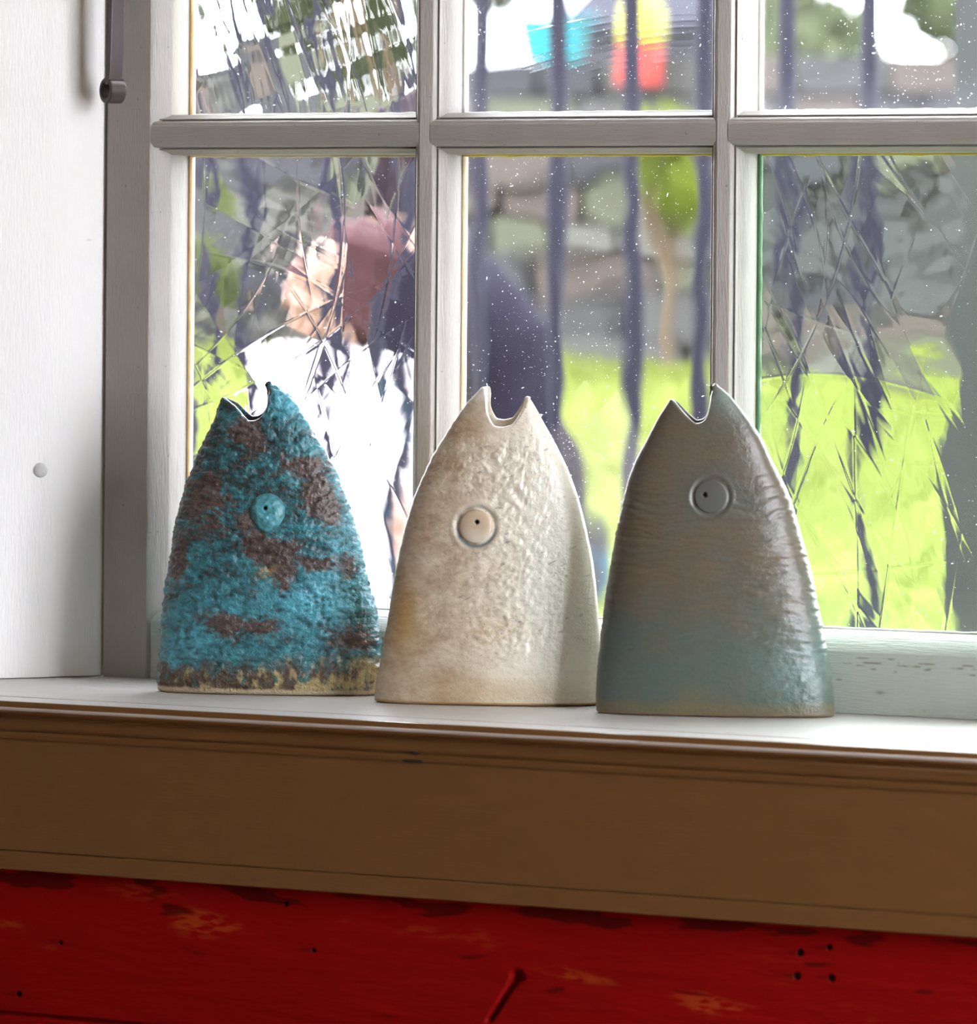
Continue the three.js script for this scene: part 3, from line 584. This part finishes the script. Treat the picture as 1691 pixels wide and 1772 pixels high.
// grey-green vase
fishVase({
  label: 'grey-green and brown fish-head vase with smooth rippled glaze, rightmost of the three on the sill', pos: [0.5306, 0.0004, 0.0495], turn: 17.5 * deg, back: 2,
  L: [[-35.1, 226.6], [-39.5, 220.3], [-44.8, 210.8], [-50.7, 199], [-56.7, 188.7], [-60.4, 179.9], [-64.2, 169.7], [-67.2, 157.9], [-69.5, 146.2], [-72.1, 134.4], [-74.1, 122.7], [-76.4, 109.5], [-78.2, 97.8], [-79.8, 86], [-81.4, 74.3], [-82.9, 61.1], [-84.2, 47.9], [-85.5, 34.6], [-86.5, 21.4], [-86.7, 9.7], [-86.4, 0]],
  R: [[1, 238.2], [5.3, 235.7], [12.6, 226.9], [19.9, 218.8], [27.1, 208.6], [34.4, 197.5], [39.4, 185.8], [45.2, 175.5], [50.3, 165.3], [54.6, 155], [58.2, 143.2], [61.7, 131.5], [65.3, 119.8], [68.9, 106.6], [71.7, 93.3], [74.5, 80.1], [77.4, 66.9], [80.2, 53.7], [82.3, 40.5], [84.4, 27.3], [86, 14.1], [87, 0]],
  rim: [[-35.1, 226.6], [-31.4, 224], [-27.1, 219.6], [-22.7, 215.2], [-18.3, 211.5], [-15.4, 209.3], [-11, 210], [-8.1, 212.2], [-6, 217.4], [-5, 222.5], [-3.8, 229.8], [-1.7, 236.4], [1, 238.2]],
  relief: (x, y, s) => 1.3 * fbm(x / 22, (y + 5 * n3(x / 30, y / 40, 2)) / 4.5, 5 + s, 3) * sstep(190, 150, y) * sstep(20, 60, y) + 0.4 * fbm(x / 18, y / 18, 2, 2) + 1.5 * Math.max(0, fbm(x / 6, y / 6, 9, 2)) * blob(x, y, 62, 24, 24, 18) + 0.5 * Math.max(0, fbm(x / 8, y / 8, 12, 2)) * sstep(40, 10, y),
  color: (x, y) => {
    const f = fbm(x / 26, y / 18, 3, 4), f2 = fbm(x / 12, y / 2.6, 6, 3), f3 = fbm(x / 3, y / 3, 8, 2);
    let c = mix3([0.31, 0.24, 0.165], [0.195, 0.265, 0.225], clamp(sstep(110, 30, y) * 0.8 + 0.8 * f + 0.15, 0, 1));
    c = mix3(c, [0.42, 0.26, 0.12], sstep(0.06, 0.4, f2) * 0.55 * (blob(x, y, -5, 95, 70, 60)));
    c = mix3(c, [0.2, 0.27, 0.26], clamp(blob(x, y, 0, 160, 30, 20) * 0.5 + blob(x, y, -75, 40, 14, 50) * 0.6, 0, 1));
    c = mix3(c, [0.34, 0.52, 0.48], clamp(blob(x, y, 62, 32, 26, 22) * (0.55 + 1.4 * fbm(x / 7, y / 7, 3, 3)) + blob(x, y, 74, 70, 10, 40) * 0.3 + 0.6 * blob(x, y, 8, 228, 14, 12), 0, 1));
    c = mix3(c, [0.4, 0.31, 0.14], clamp(sstep(13, 6, y + 5 * f3 + 4 * f) * 0.6 + 0.5 * blob(x, y, -14, 14, 14, 9), 0, 1));
    c = mix3(c, [0.55, 0.36, 0.2], sstep(2.6 + 1.5 * fbm(x / 20, 1, 2, 2), 0.8, y));
    return c.map((q) => q * 0.46 * (1 + 0.14 * f3));
  },
  fine: 0.0006, bump: clayBump, mat: { roughness: 0.36, clearcoat: 0.3, clearcoatRoughness: 0.22 },
  eye: {
    x: -3.2, y: 158.7, r: 14, disc: 12.2, px: -7.7, py: 159.9, pr: 2.0, label: 'flat round eye with its pricked pupil off centre',
    body: (r) => -0.9 * Math.exp(-(((r - 13.2) / 1.5) ** 2)) + 0.3 * Math.exp(-(((r - 16) / 1.6) ** 2)), height: (q) => 0.7 * Math.pow(Math.max(0, 1 - q * q), 0.4) + 0.15 - 1 * sstep(0.93, 1, q),
    color: (q, ph, x, y) => mix3(mix3([0.105, 0.12, 0.11], [0.125, 0.112, 0.092], clamp(0.5 + fbm(x / 6, y / 6, 2, 2), 0, 1)), [0.03, 0.025, 0.02], sstep(2.0, 1.1, ph)),
  },
});

// ================================================================ outside
const groundY = (z, x = 0) => -0.6 + 0.09 * clamp(-2 - z, 0, 7.4) + (z < -9.4 ? 0.01 * (-9.4 - z) : 0);
const grassMap = tex(512, 512, (u, v) => { const f = fbm(u * 9, v * 9, 2, 4), f2 = fbm(u * 60, v * 60, 5, 3); return mix3([0.10, 0.135, 0.022], [0.17, 0.195, 0.045], clamp(0.5 + f + 0.8 * f2, 0, 1)).map((q) => q * OUT); }, true);
{
  const g = new THREE.PlaneGeometry(70, 80, 180, 240); g.rotateX(-Math.PI / 2);
  const p = g.attributes.position, uv = g.attributes.uv;
  for (let i = 0; i < p.count; i++) { const x = p.getX(i), z = p.getZ(i) - 40.13; p.setXYZ(i, x, groundY(z) + 0.05 * fbm(x * 0.7, z * 0.7, 3, 3), z); uv.setXY(i, x * 0.5, z * 0.5); }
  g.computeVertexNormals();
  obj('ground', g, phys({ map: grassMap, roughness: 0.95, specularIntensity: 0.08 }), scene, { kind: 'structure' });
  // blades of grass
  reseed(91);
  const blade = new THREE.BufferGeometry(); blade.setAttribute('position', new THREE.Float32BufferAttribute([-0.5, 0, 0, 0.5, 0, 0, 0.25, 0.6, 0.12, -0.25, 0.6, 0.12, 0.05, 1, 0.45], 3)); blade.setIndex([0, 1, 2, 0, 2, 3, 3, 2, 4]); blade.computeVertexNormals();
  const n = 60000, m = new THREE.InstancedMesh(blade, phys({ specularIntensity: 0.12, color: 0xffffff, transmission: 0.35, roughness: 1, thickness: 0, side: THREE.DoubleSide }), n), M = new THREE.Matrix4(), q = new THREE.Quaternion(), e = new THREE.Euler(), col = new THREE.Color();
  for (let i = 0; i < n; i++) {
    const z = -0.8 - 8.2 * Math.pow(rnd(), 0.9), x = rr(-6 + (z + 9) * 0.3, 3.2 + z * 0.25), s = rr(0.03, 0.085);
    q.setFromEuler(e.set(rr(-0.4, 0.4), rr(0, 6.28), rr(-0.4, 0.4)));
    M.compose(V(x, groundY(z) - 0.01, z), q, V(0.006 + 0.006 * rnd(), s, s)); m.setMatrixAt(i, M);
    const t = rnd(); m.setColorAt(i, col.setRGB(lerp(0.12, 0.22, t), lerp(0.155, 0.25, t), lerp(0.026, 0.06, t)).multiplyScalar(OUT));
  }
  m.name = 'grass'; m.castShadow = m.receiveShadow = true; Object.assign(m.userData, { kind: 'stuff', label: 'bright yellow-green grass of the lawn outside the window', category: 'grass' });
  scene.add(m);
}
// iron railings two metres outside
{
  const iron = phys({ color: CO(0.021, 0.0195, 0.037), roughness: 0.75, specularIntensity: 0.3 });
  const f = group('iron_railing', { label: 'dark iron railing of upright bars standing outside between window and lawn', category: 'railing' }, scene, [0, groundY(-2), -2]);
  const xs = [-2.63, -2.52, -2.41, -2.3, -2.19, -2.08, -1.97, -1.865, -1.76, -1.655, -1.55, -1.45, -1.345, -1.24, -1.14, -1.045, -0.952, -0.855, -0.75, -0.65, -0.543, -0.436, -0.337, -0.241, -0.135, -0.03, 0.19, 0.295, 0.4, 0.505, 0.61, 0.715, 0.82];
  const prof = [[0.0105, 0.02], [0.0105, 1.42], [0.015, 1.43], [0.015, 1.45], [0.008, 1.46], [0.013, 1.5], [0.0005, 1.58]].map((p) => new THREE.Vector2(...p));
  const barG = new THREE.LatheGeometry([new THREE.Vector2(0, 0.02), ...prof], 14);
  for (const x of xs) { const b = obj('bar', barG, iron, f); b.position.x = x; }
  const post = chamferBox(0.058, 1.72, 0.058, 0.004); post.translate(0.115, 0.83, 0);
  obj('post', boxUV(post), phys({ specularIntensity: 0.12, color: CO(0.06, 0.065, 0.066), roughness: 0.8 }), f);
  const ball = new THREE.SphereGeometry(0.04, 20, 14); ball.translate(0.115, 1.72, 0); obj('finial', ball, iron, f);
  for (const y of [0.14, 1.36]) { const r = chamferBox(3.6, 0.035, 0.014, 0.003); r.translate(-0.9, y, 0); obj('rail', boxUV(r), iron, f); }
}
// dry stone wall at the back of the lawn
{
  reseed(5);
  const z0 = -9.35, base = groundY(z0) - 0.06;
  const wall = group('garden_wall', { label: 'grey dry stone wall running along the far edge of the lawn', category: 'wall' }, scene, [0, base, z0]);
  const shapes = Array.from({ length: 7 }, () => { const pts = []; for (const sx of [-1, 1]) for (const sy of [-1, 1]) for (const sz of [-1, 1]) { const j = () => rr(0.88, 1); pts.push(V(sx * 0.5 * j(), sy * 0.5 * j(), sz * 0.36), V(sx * 0.5 * j(), sy * 0.38, sz * 0.5), V(sx * 0.4, sy * 0.5 * j(), sz * 0.5)); } return boxUV(new ConvexGeometry(pts)); });
  const rock = tex(256, 256, (u, v) => 0.5 + 0.5 * fbm(u * 8, v * 12, 3, 4));
  const mats = [[0.10, 0.098, 0.093], [0.075, 0.075, 0.075], [0.14, 0.136, 0.12], [0.105, 0.088, 0.078], [0.06, 0.06, 0.066], [0.115, 0.118, 0.085]].map((c) => phys({ specularIntensity: 0.12, color: CO(...c), roughness: 0.9, bumpMap: rock, bumpScale: 0.03 }));
  let count = 0;
  const H0 = 0.96, courses = 8;
  for (let j = 0; j < courses; j++) {
    const h = H0 / courses; let x = -7.4 - rr(0, 0.2);
    while (x < 0.4 && count < 298) {
      const w = rr(0.16, 0.42); const s = obj('stone', shapes[Math.floor(rnd() * 7)], mats[Math.floor(rnd() * 6)], wall);
      s.position.set(x + w / 2, (j + 0.5) * h + rr(-0.006, 0.006), rr(-0.03, 0.03)); s.scale.set(w * 0.97, h * rr(0.92, 1.0), 0.4); s.rotation.set(0, 0, rr(-0.03, 0.03));
      x += w; count++;
    }
  }
  obj('core', box(-7.4, 0.4, 0, 0.92, -0.2, 0.12), phys({ specularIntensity: 0.12, color: CO(0.05, 0.048, 0.045), roughness: 1 }), wall);
}
// leafy plants: trunk and a crown of leaves
function plant(name, label, cat, [x, y, z], h, w, n, colors, leafSize, trunkH, s0) {
  reseed(s0);
  const t = group(name, { label, category: cat }, scene, [x, y, z]);
  const tr = []; const stems = trunkH > 0.6 ? 1 : 5;
  for (let i = 0; i < stems; i++) {
    const a = i / stems * 6.28, top = V(Math.cos(a) * w * 0.25 * (stems > 1), h * 0.7, Math.sin(a) * w * 0.25 * (stems > 1));
    tr.push(new THREE.TubeGeometry(new THREE.CatmullRomCurve3([V(0, -0.05, 0), V(top.x * 0.3 + 0.02, h * 0.35, top.z * 0.3), top]), 8, Math.max(0.008, h * 0.018), 6));
  }
  obj(stems > 1 ? 'stems' : 'trunk', mergeGeometries(tr), phys({ specularIntensity: 0.12, color: CO(0.12, 0.09, 0.06), roughness: 0.9 }), t);
  const leaf = new THREE.BufferGeometry(); leaf.setAttribute('position', new THREE.Float32BufferAttribute([0, 0, 0, 0.28, 0.45, 0.06, 0, 1, 0, -0.28, 0.45, 0.06, 0, 0.5, -0.03], 3)); leaf.setIndex([0, 1, 4, 1, 2, 4, 2, 3, 4, 3, 0, 4]); leaf.computeVertexNormals();
  const m = new THREE.InstancedMesh(leaf, phys({ specularIntensity: 0.12, color: 0xffffff, transmission: 0.45, roughness: 1, thickness: 0, side: THREE.DoubleSide }), n), M = new THREE.Matrix4(), q = new THREE.Quaternion(), e = new THREE.Euler(), col = new THREE.Color();
  const cl = Array.from({ length: 14 }, () => V(rr(-1, 1) * w * 0.34, trunkH + (h - trunkH) * rr(0.15, 0.85), rr(-1, 1) * w * 0.34));
  for (let i = 0; i < n; i++) {
    const c = cl[Math.floor(rnd() * 14)], d = V(rr(-1, 1), rr(-1, 1), rr(-1, 1)).normalize().multiplyScalar(w * 0.24 * Math.cbrt(rr(0.2, 1)));
    q.setFromEuler(e.set(rr(-1.6, 1.6), rr(0, 6.28), rr(-1, 1)));
    const s = leafSize * rr(0.6, 1.2); M.compose(c.clone().add(d), q, V(s, s, s)); m.setMatrixAt(i, M);
    const k = rnd(); m.setColorAt(i, col.setRGB(lerp(colors[0][0], colors[1][0], k), lerp(colors[0][1], colors[1][1], k), lerp(colors[0][2], colors[1][2], k)).multiplyScalar(OUT));
  }
  m.name = 'leaves'; m.userData.kind = 'stuff'; m.castShadow = m.receiveShadow = true; t.add(m);
  return t;
}
const lime = [[0.16, 0.23, 0.012], [0.26, 0.32, 0.03]], pale = [[0.12, 0.16, 0.07], [0.2, 0.23, 0.13]], mid = [[0.05, 0.065, 0.03], [0.11, 0.12, 0.06]];
plant('climbing_shrub', 'small lime-green leafy shrub against the stone wall behind the middle pane', 'shrub', [-2.93, 0.02, -8.9], 0.78, 0.26, 900, lime, 0.05, 0.42, 301);
plant('shrub', 'yellow-green shrub against the wall behind the lower left pane', 'shrub', [-4.5, 0.0, -8.8], 0.5, 0.4, 1200, [[0.1, 0.135, 0.04], [0.16, 0.19, 0.07]], 0.055, 0.2, 302);
plant('pale_tree', 'pale green tree beyond the wall behind the upper right pane', 'tree', [-3.72, 0.1, -12.4], 2.4, 0.6, 3500, pale, 0.09, 0.7, 303);
plant('dark_tree', 'dim olive-green tree beyond the wall behind the upper left pane', 'tree', [-5.35, 0.1, -12.2], 3.2, 1.1, 5000, mid, 0.1, 0.8, 304);
plant('thin_tree', 'thin leafy tree beyond the wall at the far right', 'tree', [-3.3, 0.1, -13], 2.3, 0.35, 3000, pale, 0.09, 0.7, 305);
// narrow stone shed far behind the wall
{
  const h = group('stone_shed', { label: 'distant lavender-grey stone shed with a slate roof beyond the wall', category: 'shed' }, scene, [-13.0, groundY(-35) - 0.05, -35], 0.4);
  const hw = phys({ specularIntensity: 0.12, color: CO(0.11, 0.108, 0.13), roughness: 0.9, bumpMap: brushU, bumpScale: 0.02 });
  obj('wall', box(-0.75, 0.75, 0, 2.4, -1.6, 0), hw, h);
  obj('roof', sweep([[-0.88, 2.35], [0.88, 2.35], [0.88, 2.43], [0, 3.4], [-0.88, 2.43]], 1.9, (u, w, t) => [u, w, -1.75 + t], 0.3), phys({ specularIntensity: 0.12, color: CO(0.085, 0.085, 0.11), roughness: 0.7 }), h);
  const d = obj('door', box(-0.34, 0.34, 0, 1.75, -0.04, 0.03), phys({ specularIntensity: 0.12, color: CO(0.07, 0.07, 0.085), roughness: 0.7 }), h);
  obj('handle', box(0.22, 0.27, 0.85, 1.0, 0.03, 0.06), darkGap, d);
}
// turquoise tub, and red and yellow bollard on the wall
{
  const z = -9.35, wy = groundY(z) - 0.06 + 0.96;
  const tub = group('turquoise_tub', { label: 'bright turquoise plastic tub sitting on the garden wall', category: 'tub' }, scene, [-3.47, wy + 0.0, z]);
  const tm = phys({ specularIntensity: 0.12, color: CO(0.04, 0.24, 0.26), roughness: 0.35 });
  obj('body', new THREE.LatheGeometry([[0, 0.0], [0.075, 0.0], [0.08, 0.005], [0.1, 0.125], [0.108, 0.127], [0.108, 0.134], [0.096, 0.134], [0.074, 0.012], [0, 0.012]].map((p) => new THREE.Vector2(...p)), 32), tm, tub);
  for (const s of [-1, 1]) { const hd = new THREE.TorusGeometry(0.03, 0.006, 8, 16, Math.PI); hd.rotateX(Math.PI / 2 * 0.6); hd.rotateY(s * Math.PI / 2); hd.translate(s * 0.108, 0.125, 0); obj('handle', hd, tm, tub); }
  const can = group('red_canister', { label: 'red canister with a bright yellow top beside the turquoise tub on the garden wall', category: 'canister' }, scene, [-3.055, wy - 0.1, z + 0.32]);
  obj('body', new THREE.LatheGeometry([[0, 0], [0.066, 0], [0.07, 0.006], [0.07, 0.13], [0.064, 0.14], [0, 0.14]].map((p) => new THREE.Vector2(...p)), 28), phys({ specularIntensity: 0.12, color: CO(0.35, 0.05, 0.04), roughness: 0.4 }), can);
  obj('lid', new THREE.LatheGeometry([[0, 0.138], [0.072, 0.138], [0.074, 0.16], [0.066, 0.24], [0.045, 0.27], [0.02, 0.275], [0.018, 0.3], [0, 0.3]].map((p) => new THREE.Vector2(...p)), 28), phys({ specularIntensity: 0.12, color: CO(0.34, 0.32, 0.05), roughness: 0.4 }), can);
}

// ---------------------------------------------------------------- two people on the lawn
function blobMesh(caps, cell, k) {   // caps: [[a, ra, b, rb]...] joined with a smooth minimum and meshed
  const lo = V(9, 9, 9), hi = V(-9, -9, -9);
  for (const [a, ra, b, rb] of caps) { lo.min(a.clone().subScalar(ra)).min(b.clone().subScalar(rb)); hi.max(a.clone().addScalar(ra)).max(b.clone().addScalar(rb)); }
  lo.subScalar(cell * 4); hi.addScalar(cell * 4);
  const size = Math.max(hi.x - lo.x, hi.y - lo.y, hi.z - lo.z), N = Math.min(120, Math.ceil(size / cell) + 2), mid = lo.clone().add(hi).multiplyScalar(0.5);
  const mc = new MarchingCubes(N, new THREE.MeshStandardMaterial(), false, false, 120000), hs = N / 2, sc = size / 2, ab = V(), ap = V();
  const pre = caps.map(([a, ra, b, rb]) => ({ a, ab: b.clone().sub(a), ra, dr: rb - ra, l: Math.max(1e-9, b.distanceToSquared(a)) }));
  for (let z = 0; z < N; z++) for (let y = 0; y < N; y++) for (let x = 0; x < N; x++) {
    const px = mid.x + (x - hs) / hs * sc, py = mid.y + (y - hs) / hs * sc, pz = mid.z + (z - hs) / hs * sc;
    let d = 9;
    for (const c of pre) {
      const qx = px - c.a.x, qy = py - c.a.y, qz = pz - c.a.z, t = clamp((qx * c.ab.x + qy * c.ab.y + qz * c.ab.z) / c.l, 0, 1);
      const e = Math.hypot(qx - t * c.ab.x, qy - t * c.ab.y, qz - t * c.ab.z) - (c.ra + c.dr * t);
      if (e - d > k) continue;
      const h = clamp(0.5 + 0.5 * (d - e) / k, 0, 1); d = lerp(d, e, h) - k * h * (1 - h);
    }
    mc.field[x + y * N + z * N * N] = -d;
  }
  mc.isolation = 0; mc.update();
  const g = new THREE.BufferGeometry(), n = mc.count, pos = new Float32Array(n * 3);
  for (let i = 0; i < n; i++) { pos[i * 3] = mid.x + mc.positionArray[i * 3] * sc; pos[i * 3 + 1] = mid.y + mc.positionArray[i * 3 + 1] * sc; pos[i * 3 + 2] = mid.z + mc.positionArray[i * 3 + 2] * sc; }
  g.setAttribute('position', new THREE.BufferAttribute(pos, 3));
  const w = mergeVertices(g, 1e-5); w.computeVertexNormals();
  return w.toNonIndexed();
}
const P3 = (a) => V(...a);
function handCaps(wrist, fwd, up, s, side) {   // palm, five bent fingers; fwd along the hand, up out of its back
  const f = fwd.clone().normalize(), u = up.clone().sub(f.clone().multiplyScalar(up.dot(f))).normalize(), r = f.clone().cross(u).multiplyScalar(side), caps = [];
  const at = (a, b, c) => wrist.clone().addScaledVector(f, a * s).addScaledVector(r, b * s).addScaledVector(u, c * s);
  for (const b of [-0.028, -0.009, 0.010, 0.027]) caps.push([at(0, b * 0.5, 0), 0.014 * s, at(0.075, b, 0), 0.0115 * s]);
  [[-0.030, 0.058], [-0.0105, 0.074], [0.0095, 0.07], [0.029, 0.056]].forEach(([b, l]) => { caps.push([at(0.078, b, 0), 0.0095 * s, at(0.078 + l * 0.5, b * 1.1, -0.006), 0.0088 * s], [at(0.078 + l * 0.5, b * 1.1, -0.006), 0.0088 * s, at(0.078 + l * 0.93, b * 1.15, -0.024), 0.0078 * s]); });
  caps.push([at(0.018, -0.026, -0.004), 0.013 * s, at(0.05, -0.052, -0.014), 0.0105 * s], [at(0.05, -0.052, -0.014), 0.0105 * s, at(0.078, -0.06, -0.022), 0.009 * s]);
  return caps;
}
function headCaps(c, s, face) {   // s = height of the head, face = unit direction it looks
  const r = V(0, 1, 0).cross(face).normalize(), at = (x, y, z) => c.clone().addScaledVector(r, x * s).add(V(0, y * s, 0)).addScaledVector(face, z * s);
  const caps = [[at(0, 0.14, -0.06), 0.34 * s, at(0, 0.12, 0.04), 0.32 * s], [at(0, -0.16, 0.1), 0.24 * s, at(0, -0.3, 0.16), 0.15 * s], [at(-0.1, -0.1, 0.16), 0.15 * s, at(0.1, -0.1, 0.16), 0.15 * s], [at(0, 0.03, 0.345), 0.032 * s, at(0, -0.09, 0.41), 0.05 * s], [at(-0.06, -0.235, 0.315), 0.03 * s, at(0.06, -0.235, 0.315), 0.03 * s]];
  for (const e of [-1, 1]) caps.push([at(e * 0.335, 0.04, -0.02), 0.05 * s, at(e * 0.345, -0.1, 0), 0.04 * s]);
  return { caps, at };
}
const skin = phys({ color: CO(0.3, 0.17, 0.12), roughness: 0.55 });
function person(label, base, turn, J, mats, kid) {
  const t = group('person', { label, category: 'person' }, scene, base, turn), j = Object.fromEntries(Object.entries(J.joints).map(([k, v]) => [k, P3(v)])), s = J.s;
  const c = (a, ra, b, rb) => [j[a], ra * s, j[b], rb * s];
  const torso = [c('pelvis', 0.115, 'waist', 0.1), c('waist', 0.1, 'chest', 0.12), c('hipL', 0.09, 'hipR', 0.09), c('shL', 0.062, 'shR', 0.062), c('chest', 0.12, 'neck', 0.05), c('neck', 0.052, 'headBase', 0.05)];
  const limbs = [];
  for (const k of ['L', 'R']) limbs.push(c('sh' + k, 0.058, 'el' + k, 0.042), c('el' + k, 0.042, 'wr' + k, 0.028), c('hip' + k, 0.09, 'kn' + k, 0.06), c('kn' + k, 0.06, 'an' + k, 0.04), c('an' + k, 0.042, 'to' + k, 0.028));
  const face = P3(J.face).normalize(), head = headCaps(j.head, J.headH, face);
  const body = [blobMesh([...torso, ...limbs], 0.012, 0.03 * s), blobMesh(head.caps, 0.0035, 0.012)];
  for (const k of ['L', 'R']) body.push(blobMesh(handCaps(j['wr' + k], P3(J['hand' + k]), P3(J.handUp), J.handS, k === 'L' ? 1 : -1), 0.003, 0.004));
  obj('body', mergeGeometries(body), skin, t);
  const grow = (list, d) => list.map(([a, ra, b, rb]) => [a, ra + d, b, rb + d]);
  const sl = []; for (const k of ['L', 'R']) { sl.push(c('sh' + k, 0.062, 'el' + k, 0.05)); if (!kid) sl.push([j['el' + k], 0.05 * s, j['el' + k].clone().lerp(j['wr' + k], 0.92), 0.036 * s]); }
  obj(J.topName, blobMesh(grow([...torso.slice(0, 5), ...sl, ...(J.skirt ?? []).map(([a, ra, b, rb]) => [P3(a), ra, P3(b), rb])], 0.012), 0.011, 0.035 * s), mats.top, t);
  const lg = []; for (const k of ['L', 'R']) lg.push(c('hip' + k, 0.094, 'kn' + k, 0.066), [j['kn' + k], 0.066 * s, j['kn' + k].clone().lerp(j['an' + k], 0.92), 0.05 * s]);
  obj('trousers', blobMesh(grow([c('pelvis', 0.11, 'hipL', 0.09), c('pelvis', 0.11, 'hipR', 0.09), ...lg], 0.01), 0.011, 0.03 * s), mats.legs, t);
  for (const k of ['L', 'R']) obj('shoe', blobMesh([[j['an' + k].clone().add(V(0, -0.01, 0)), 0.045 * s, j['to' + k], 0.04 * s], [j['an' + k].clone(), 0.047 * s, j['an' + k].clone().lerp(j['to' + k], 0.4), 0.046 * s]], 0.006, 0.02 * s), mats.shoe, t);
  const H = J.headH, hc = [[head.at(0, 0.2, -0.1), 0.36 * H, head.at(0, 0.24, 0.04), 0.3 * H], [head.at(0, 0.1, -0.16), 0.33 * H, head.at(0, J.hairLow, -0.2), 0.22 * H]];
  for (const e of [-1, 1]) hc.push([head.at(e * 0.24, 0.2, -0.02), 0.18 * H, head.at(e * 0.3, J.hairLow, -0.08), 0.11 * H]);
  obj('hair', blobMesh(hc, 0.006, 0.03), mats.hair, t);
  const dark = phys({ specularIntensity: 0.12, color: CO(0.03, 0.02, 0.02), roughness: 0.3 });
  for (const e of [-1, 1]) { const g = new THREE.SphereGeometry(0.035 * H, 12, 8); const q = head.at(e * 0.13, 0.0, 0.315); g.translate(q.x, q.y, q.z); obj('eye', g, dark, t); }
  return t;
}
{
  // toddler standing, seen through the lower left pane
  person('small auburn-haired child in a white top standing on the lawn behind the railing', [-1.29, groundY(-3.2), -3.2], 0.25, {
    s: 0.62, headH: 0.215, face: [-0.95, -0.1, 0.15], topName: 'white_top', handS: 0.6, handL: [0.1, -1, 0.3], handR: [-0.1, -1, 0.3], handUp: [0, 0.1, -1], hairLow: -0.35,
    joints: { pelvis: [0, 0.38, 0], waist: [0, 0.47, 0.01], chest: [0, 0.56, 0], neck: [0, 0.67, -0.005], headBase: [0, 0.71, 0.005], head: [0, 0.8, 0.01], shL: [0.085, 0.635, 0], shR: [-0.085, 0.635, 0], elL: [0.13, 0.51, 0.02], elR: [-0.14, 0.51, 0.03], wrL: [0.135, 0.42, 0.08], wrR: [-0.15, 0.41, 0.08], hipL: [0.05, 0.37, 0], hipR: [-0.05, 0.37, 0], knL: [0.055, 0.2, 0.01], knR: [-0.055, 0.2, 0.01], anL: [0.055, 0.045, -0.01], anR: [-0.055, 0.045, -0.01], toL: [0.06, 0.025, 0.07], toR: [-0.06, 0.025, 0.07] },
    skirt: [[[0.03, 0.45, 0], 0.1, [0.05, 0.3, 0.01], 0.12], [[-0.03, 0.45, 0], 0.1, [-0.05, 0.3, 0.01], 0.12]],
  }, { top: phys({ specularIntensity: 0.12, color: CO(0.5, 0.46, 0.48), roughness: 0.8 }), legs: phys({ specularIntensity: 0.12, color: CO(0.34, 0.22, 0.2), roughness: 0.8 }), shoe: phys({ specularIntensity: 0.12, color: CO(0.6, 0.58, 0.6), roughness: 0.6 }), hair: phys({ color: CO(0.055, 0.022, 0.024), roughness: 0.7, specularIntensity: 0.15 }) }, true);
  // adult kneeling beside the child
  person('adult in a dark navy-purple coat kneeling on the lawn beside the child', [-1.36, groundY(-3.72), -3.74], 0.2, {
    s: 1.0, headH: 0.225, face: [-0.7, -0.1, -0.7], topName: 'coat', handS: 0.95, handL: [-1, -0.1, 0.1], handR: [-1, -0.15, 0], handUp: [0, 1, 0.2], hairLow: -0.25,
    joints: { pelvis: [0.16, 0.25, 0], waist: [0.13, 0.42, 0], chest: [0.05, 0.63, 0], neck: [-0.01, 0.78, 0], headBase: [-0.03, 0.85, 0], head: [-0.05, 0.96, 0], shL: [0.03, 0.73, 0.16], shR: [-0.02, 0.73, -0.16], elL: [-0.03, 0.47, 0.2], elR: [-0.12, 0.49, -0.2], wrL: [-0.2, 0.36, 0.14], wrR: [-0.3, 0.47, -0.12], hipL: [0.13, 0.23, 0.09], hipR: [0.13, 0.23, -0.09], knL: [-0.32, 0.1, 0.12], knR: [-0.32, 0.1, -0.12], anL: [0.08, 0.06, 0.1], anR: [0.08, 0.06, -0.1], toL: [0.2, 0.035, 0.1], toR: [0.2, 0.035, -0.1] },
  }, { top: phys({ color: CO(0.0145, 0.0125, 0.0215), roughness: 0.9, specularIntensity: 0.08 }), legs: phys({ specularIntensity: 0.12, color: CO(0.012, 0.05, 0.075), roughness: 0.8 }), shoe: phys({ specularIntensity: 0.12, color: CO(0.05, 0.04, 0.04), roughness: 0.6 }), hair: phys({ color: CO(0.018, 0.01, 0.015), roughness: 0.7, specularIntensity: 0.15 }) }, false);
}

// ---------------------------------------------------------------- added warm fill lamp on the unseen ceiling, behind the camera
{
  const t = group('added_fill_lamp', { label: 'added warm fill lamp on the room ceiling, out of view', category: 'lamp' }, scene, [-0.3, ry1, 3.2]);
  obj('base', new THREE.CylinderGeometry(0.09, 0.1, 0.03, 32).translate(0, -0.015, 0), paintV, t);
  obj('lamp_shade', new THREE.SphereGeometry(0.12, 32, 16).scale(1, 0.6, 1).translate(0, -0.1, 0), std({ color: C3(0.9, 0.8, 0.6), emissive: C3(1, 0.7, 0.4), emissiveIntensity: 2 * FILL, roughness: 0.5 }), t);
  const l = new THREE.PointLight(new THREE.Color(1, 0.66, 0.36), 2.2 * FILL); l.position.set(0, -0.1, 0); l.castShadow = true; l.shadow.radius = 4; t.add(l);
}
renderer.render(scene, camera);
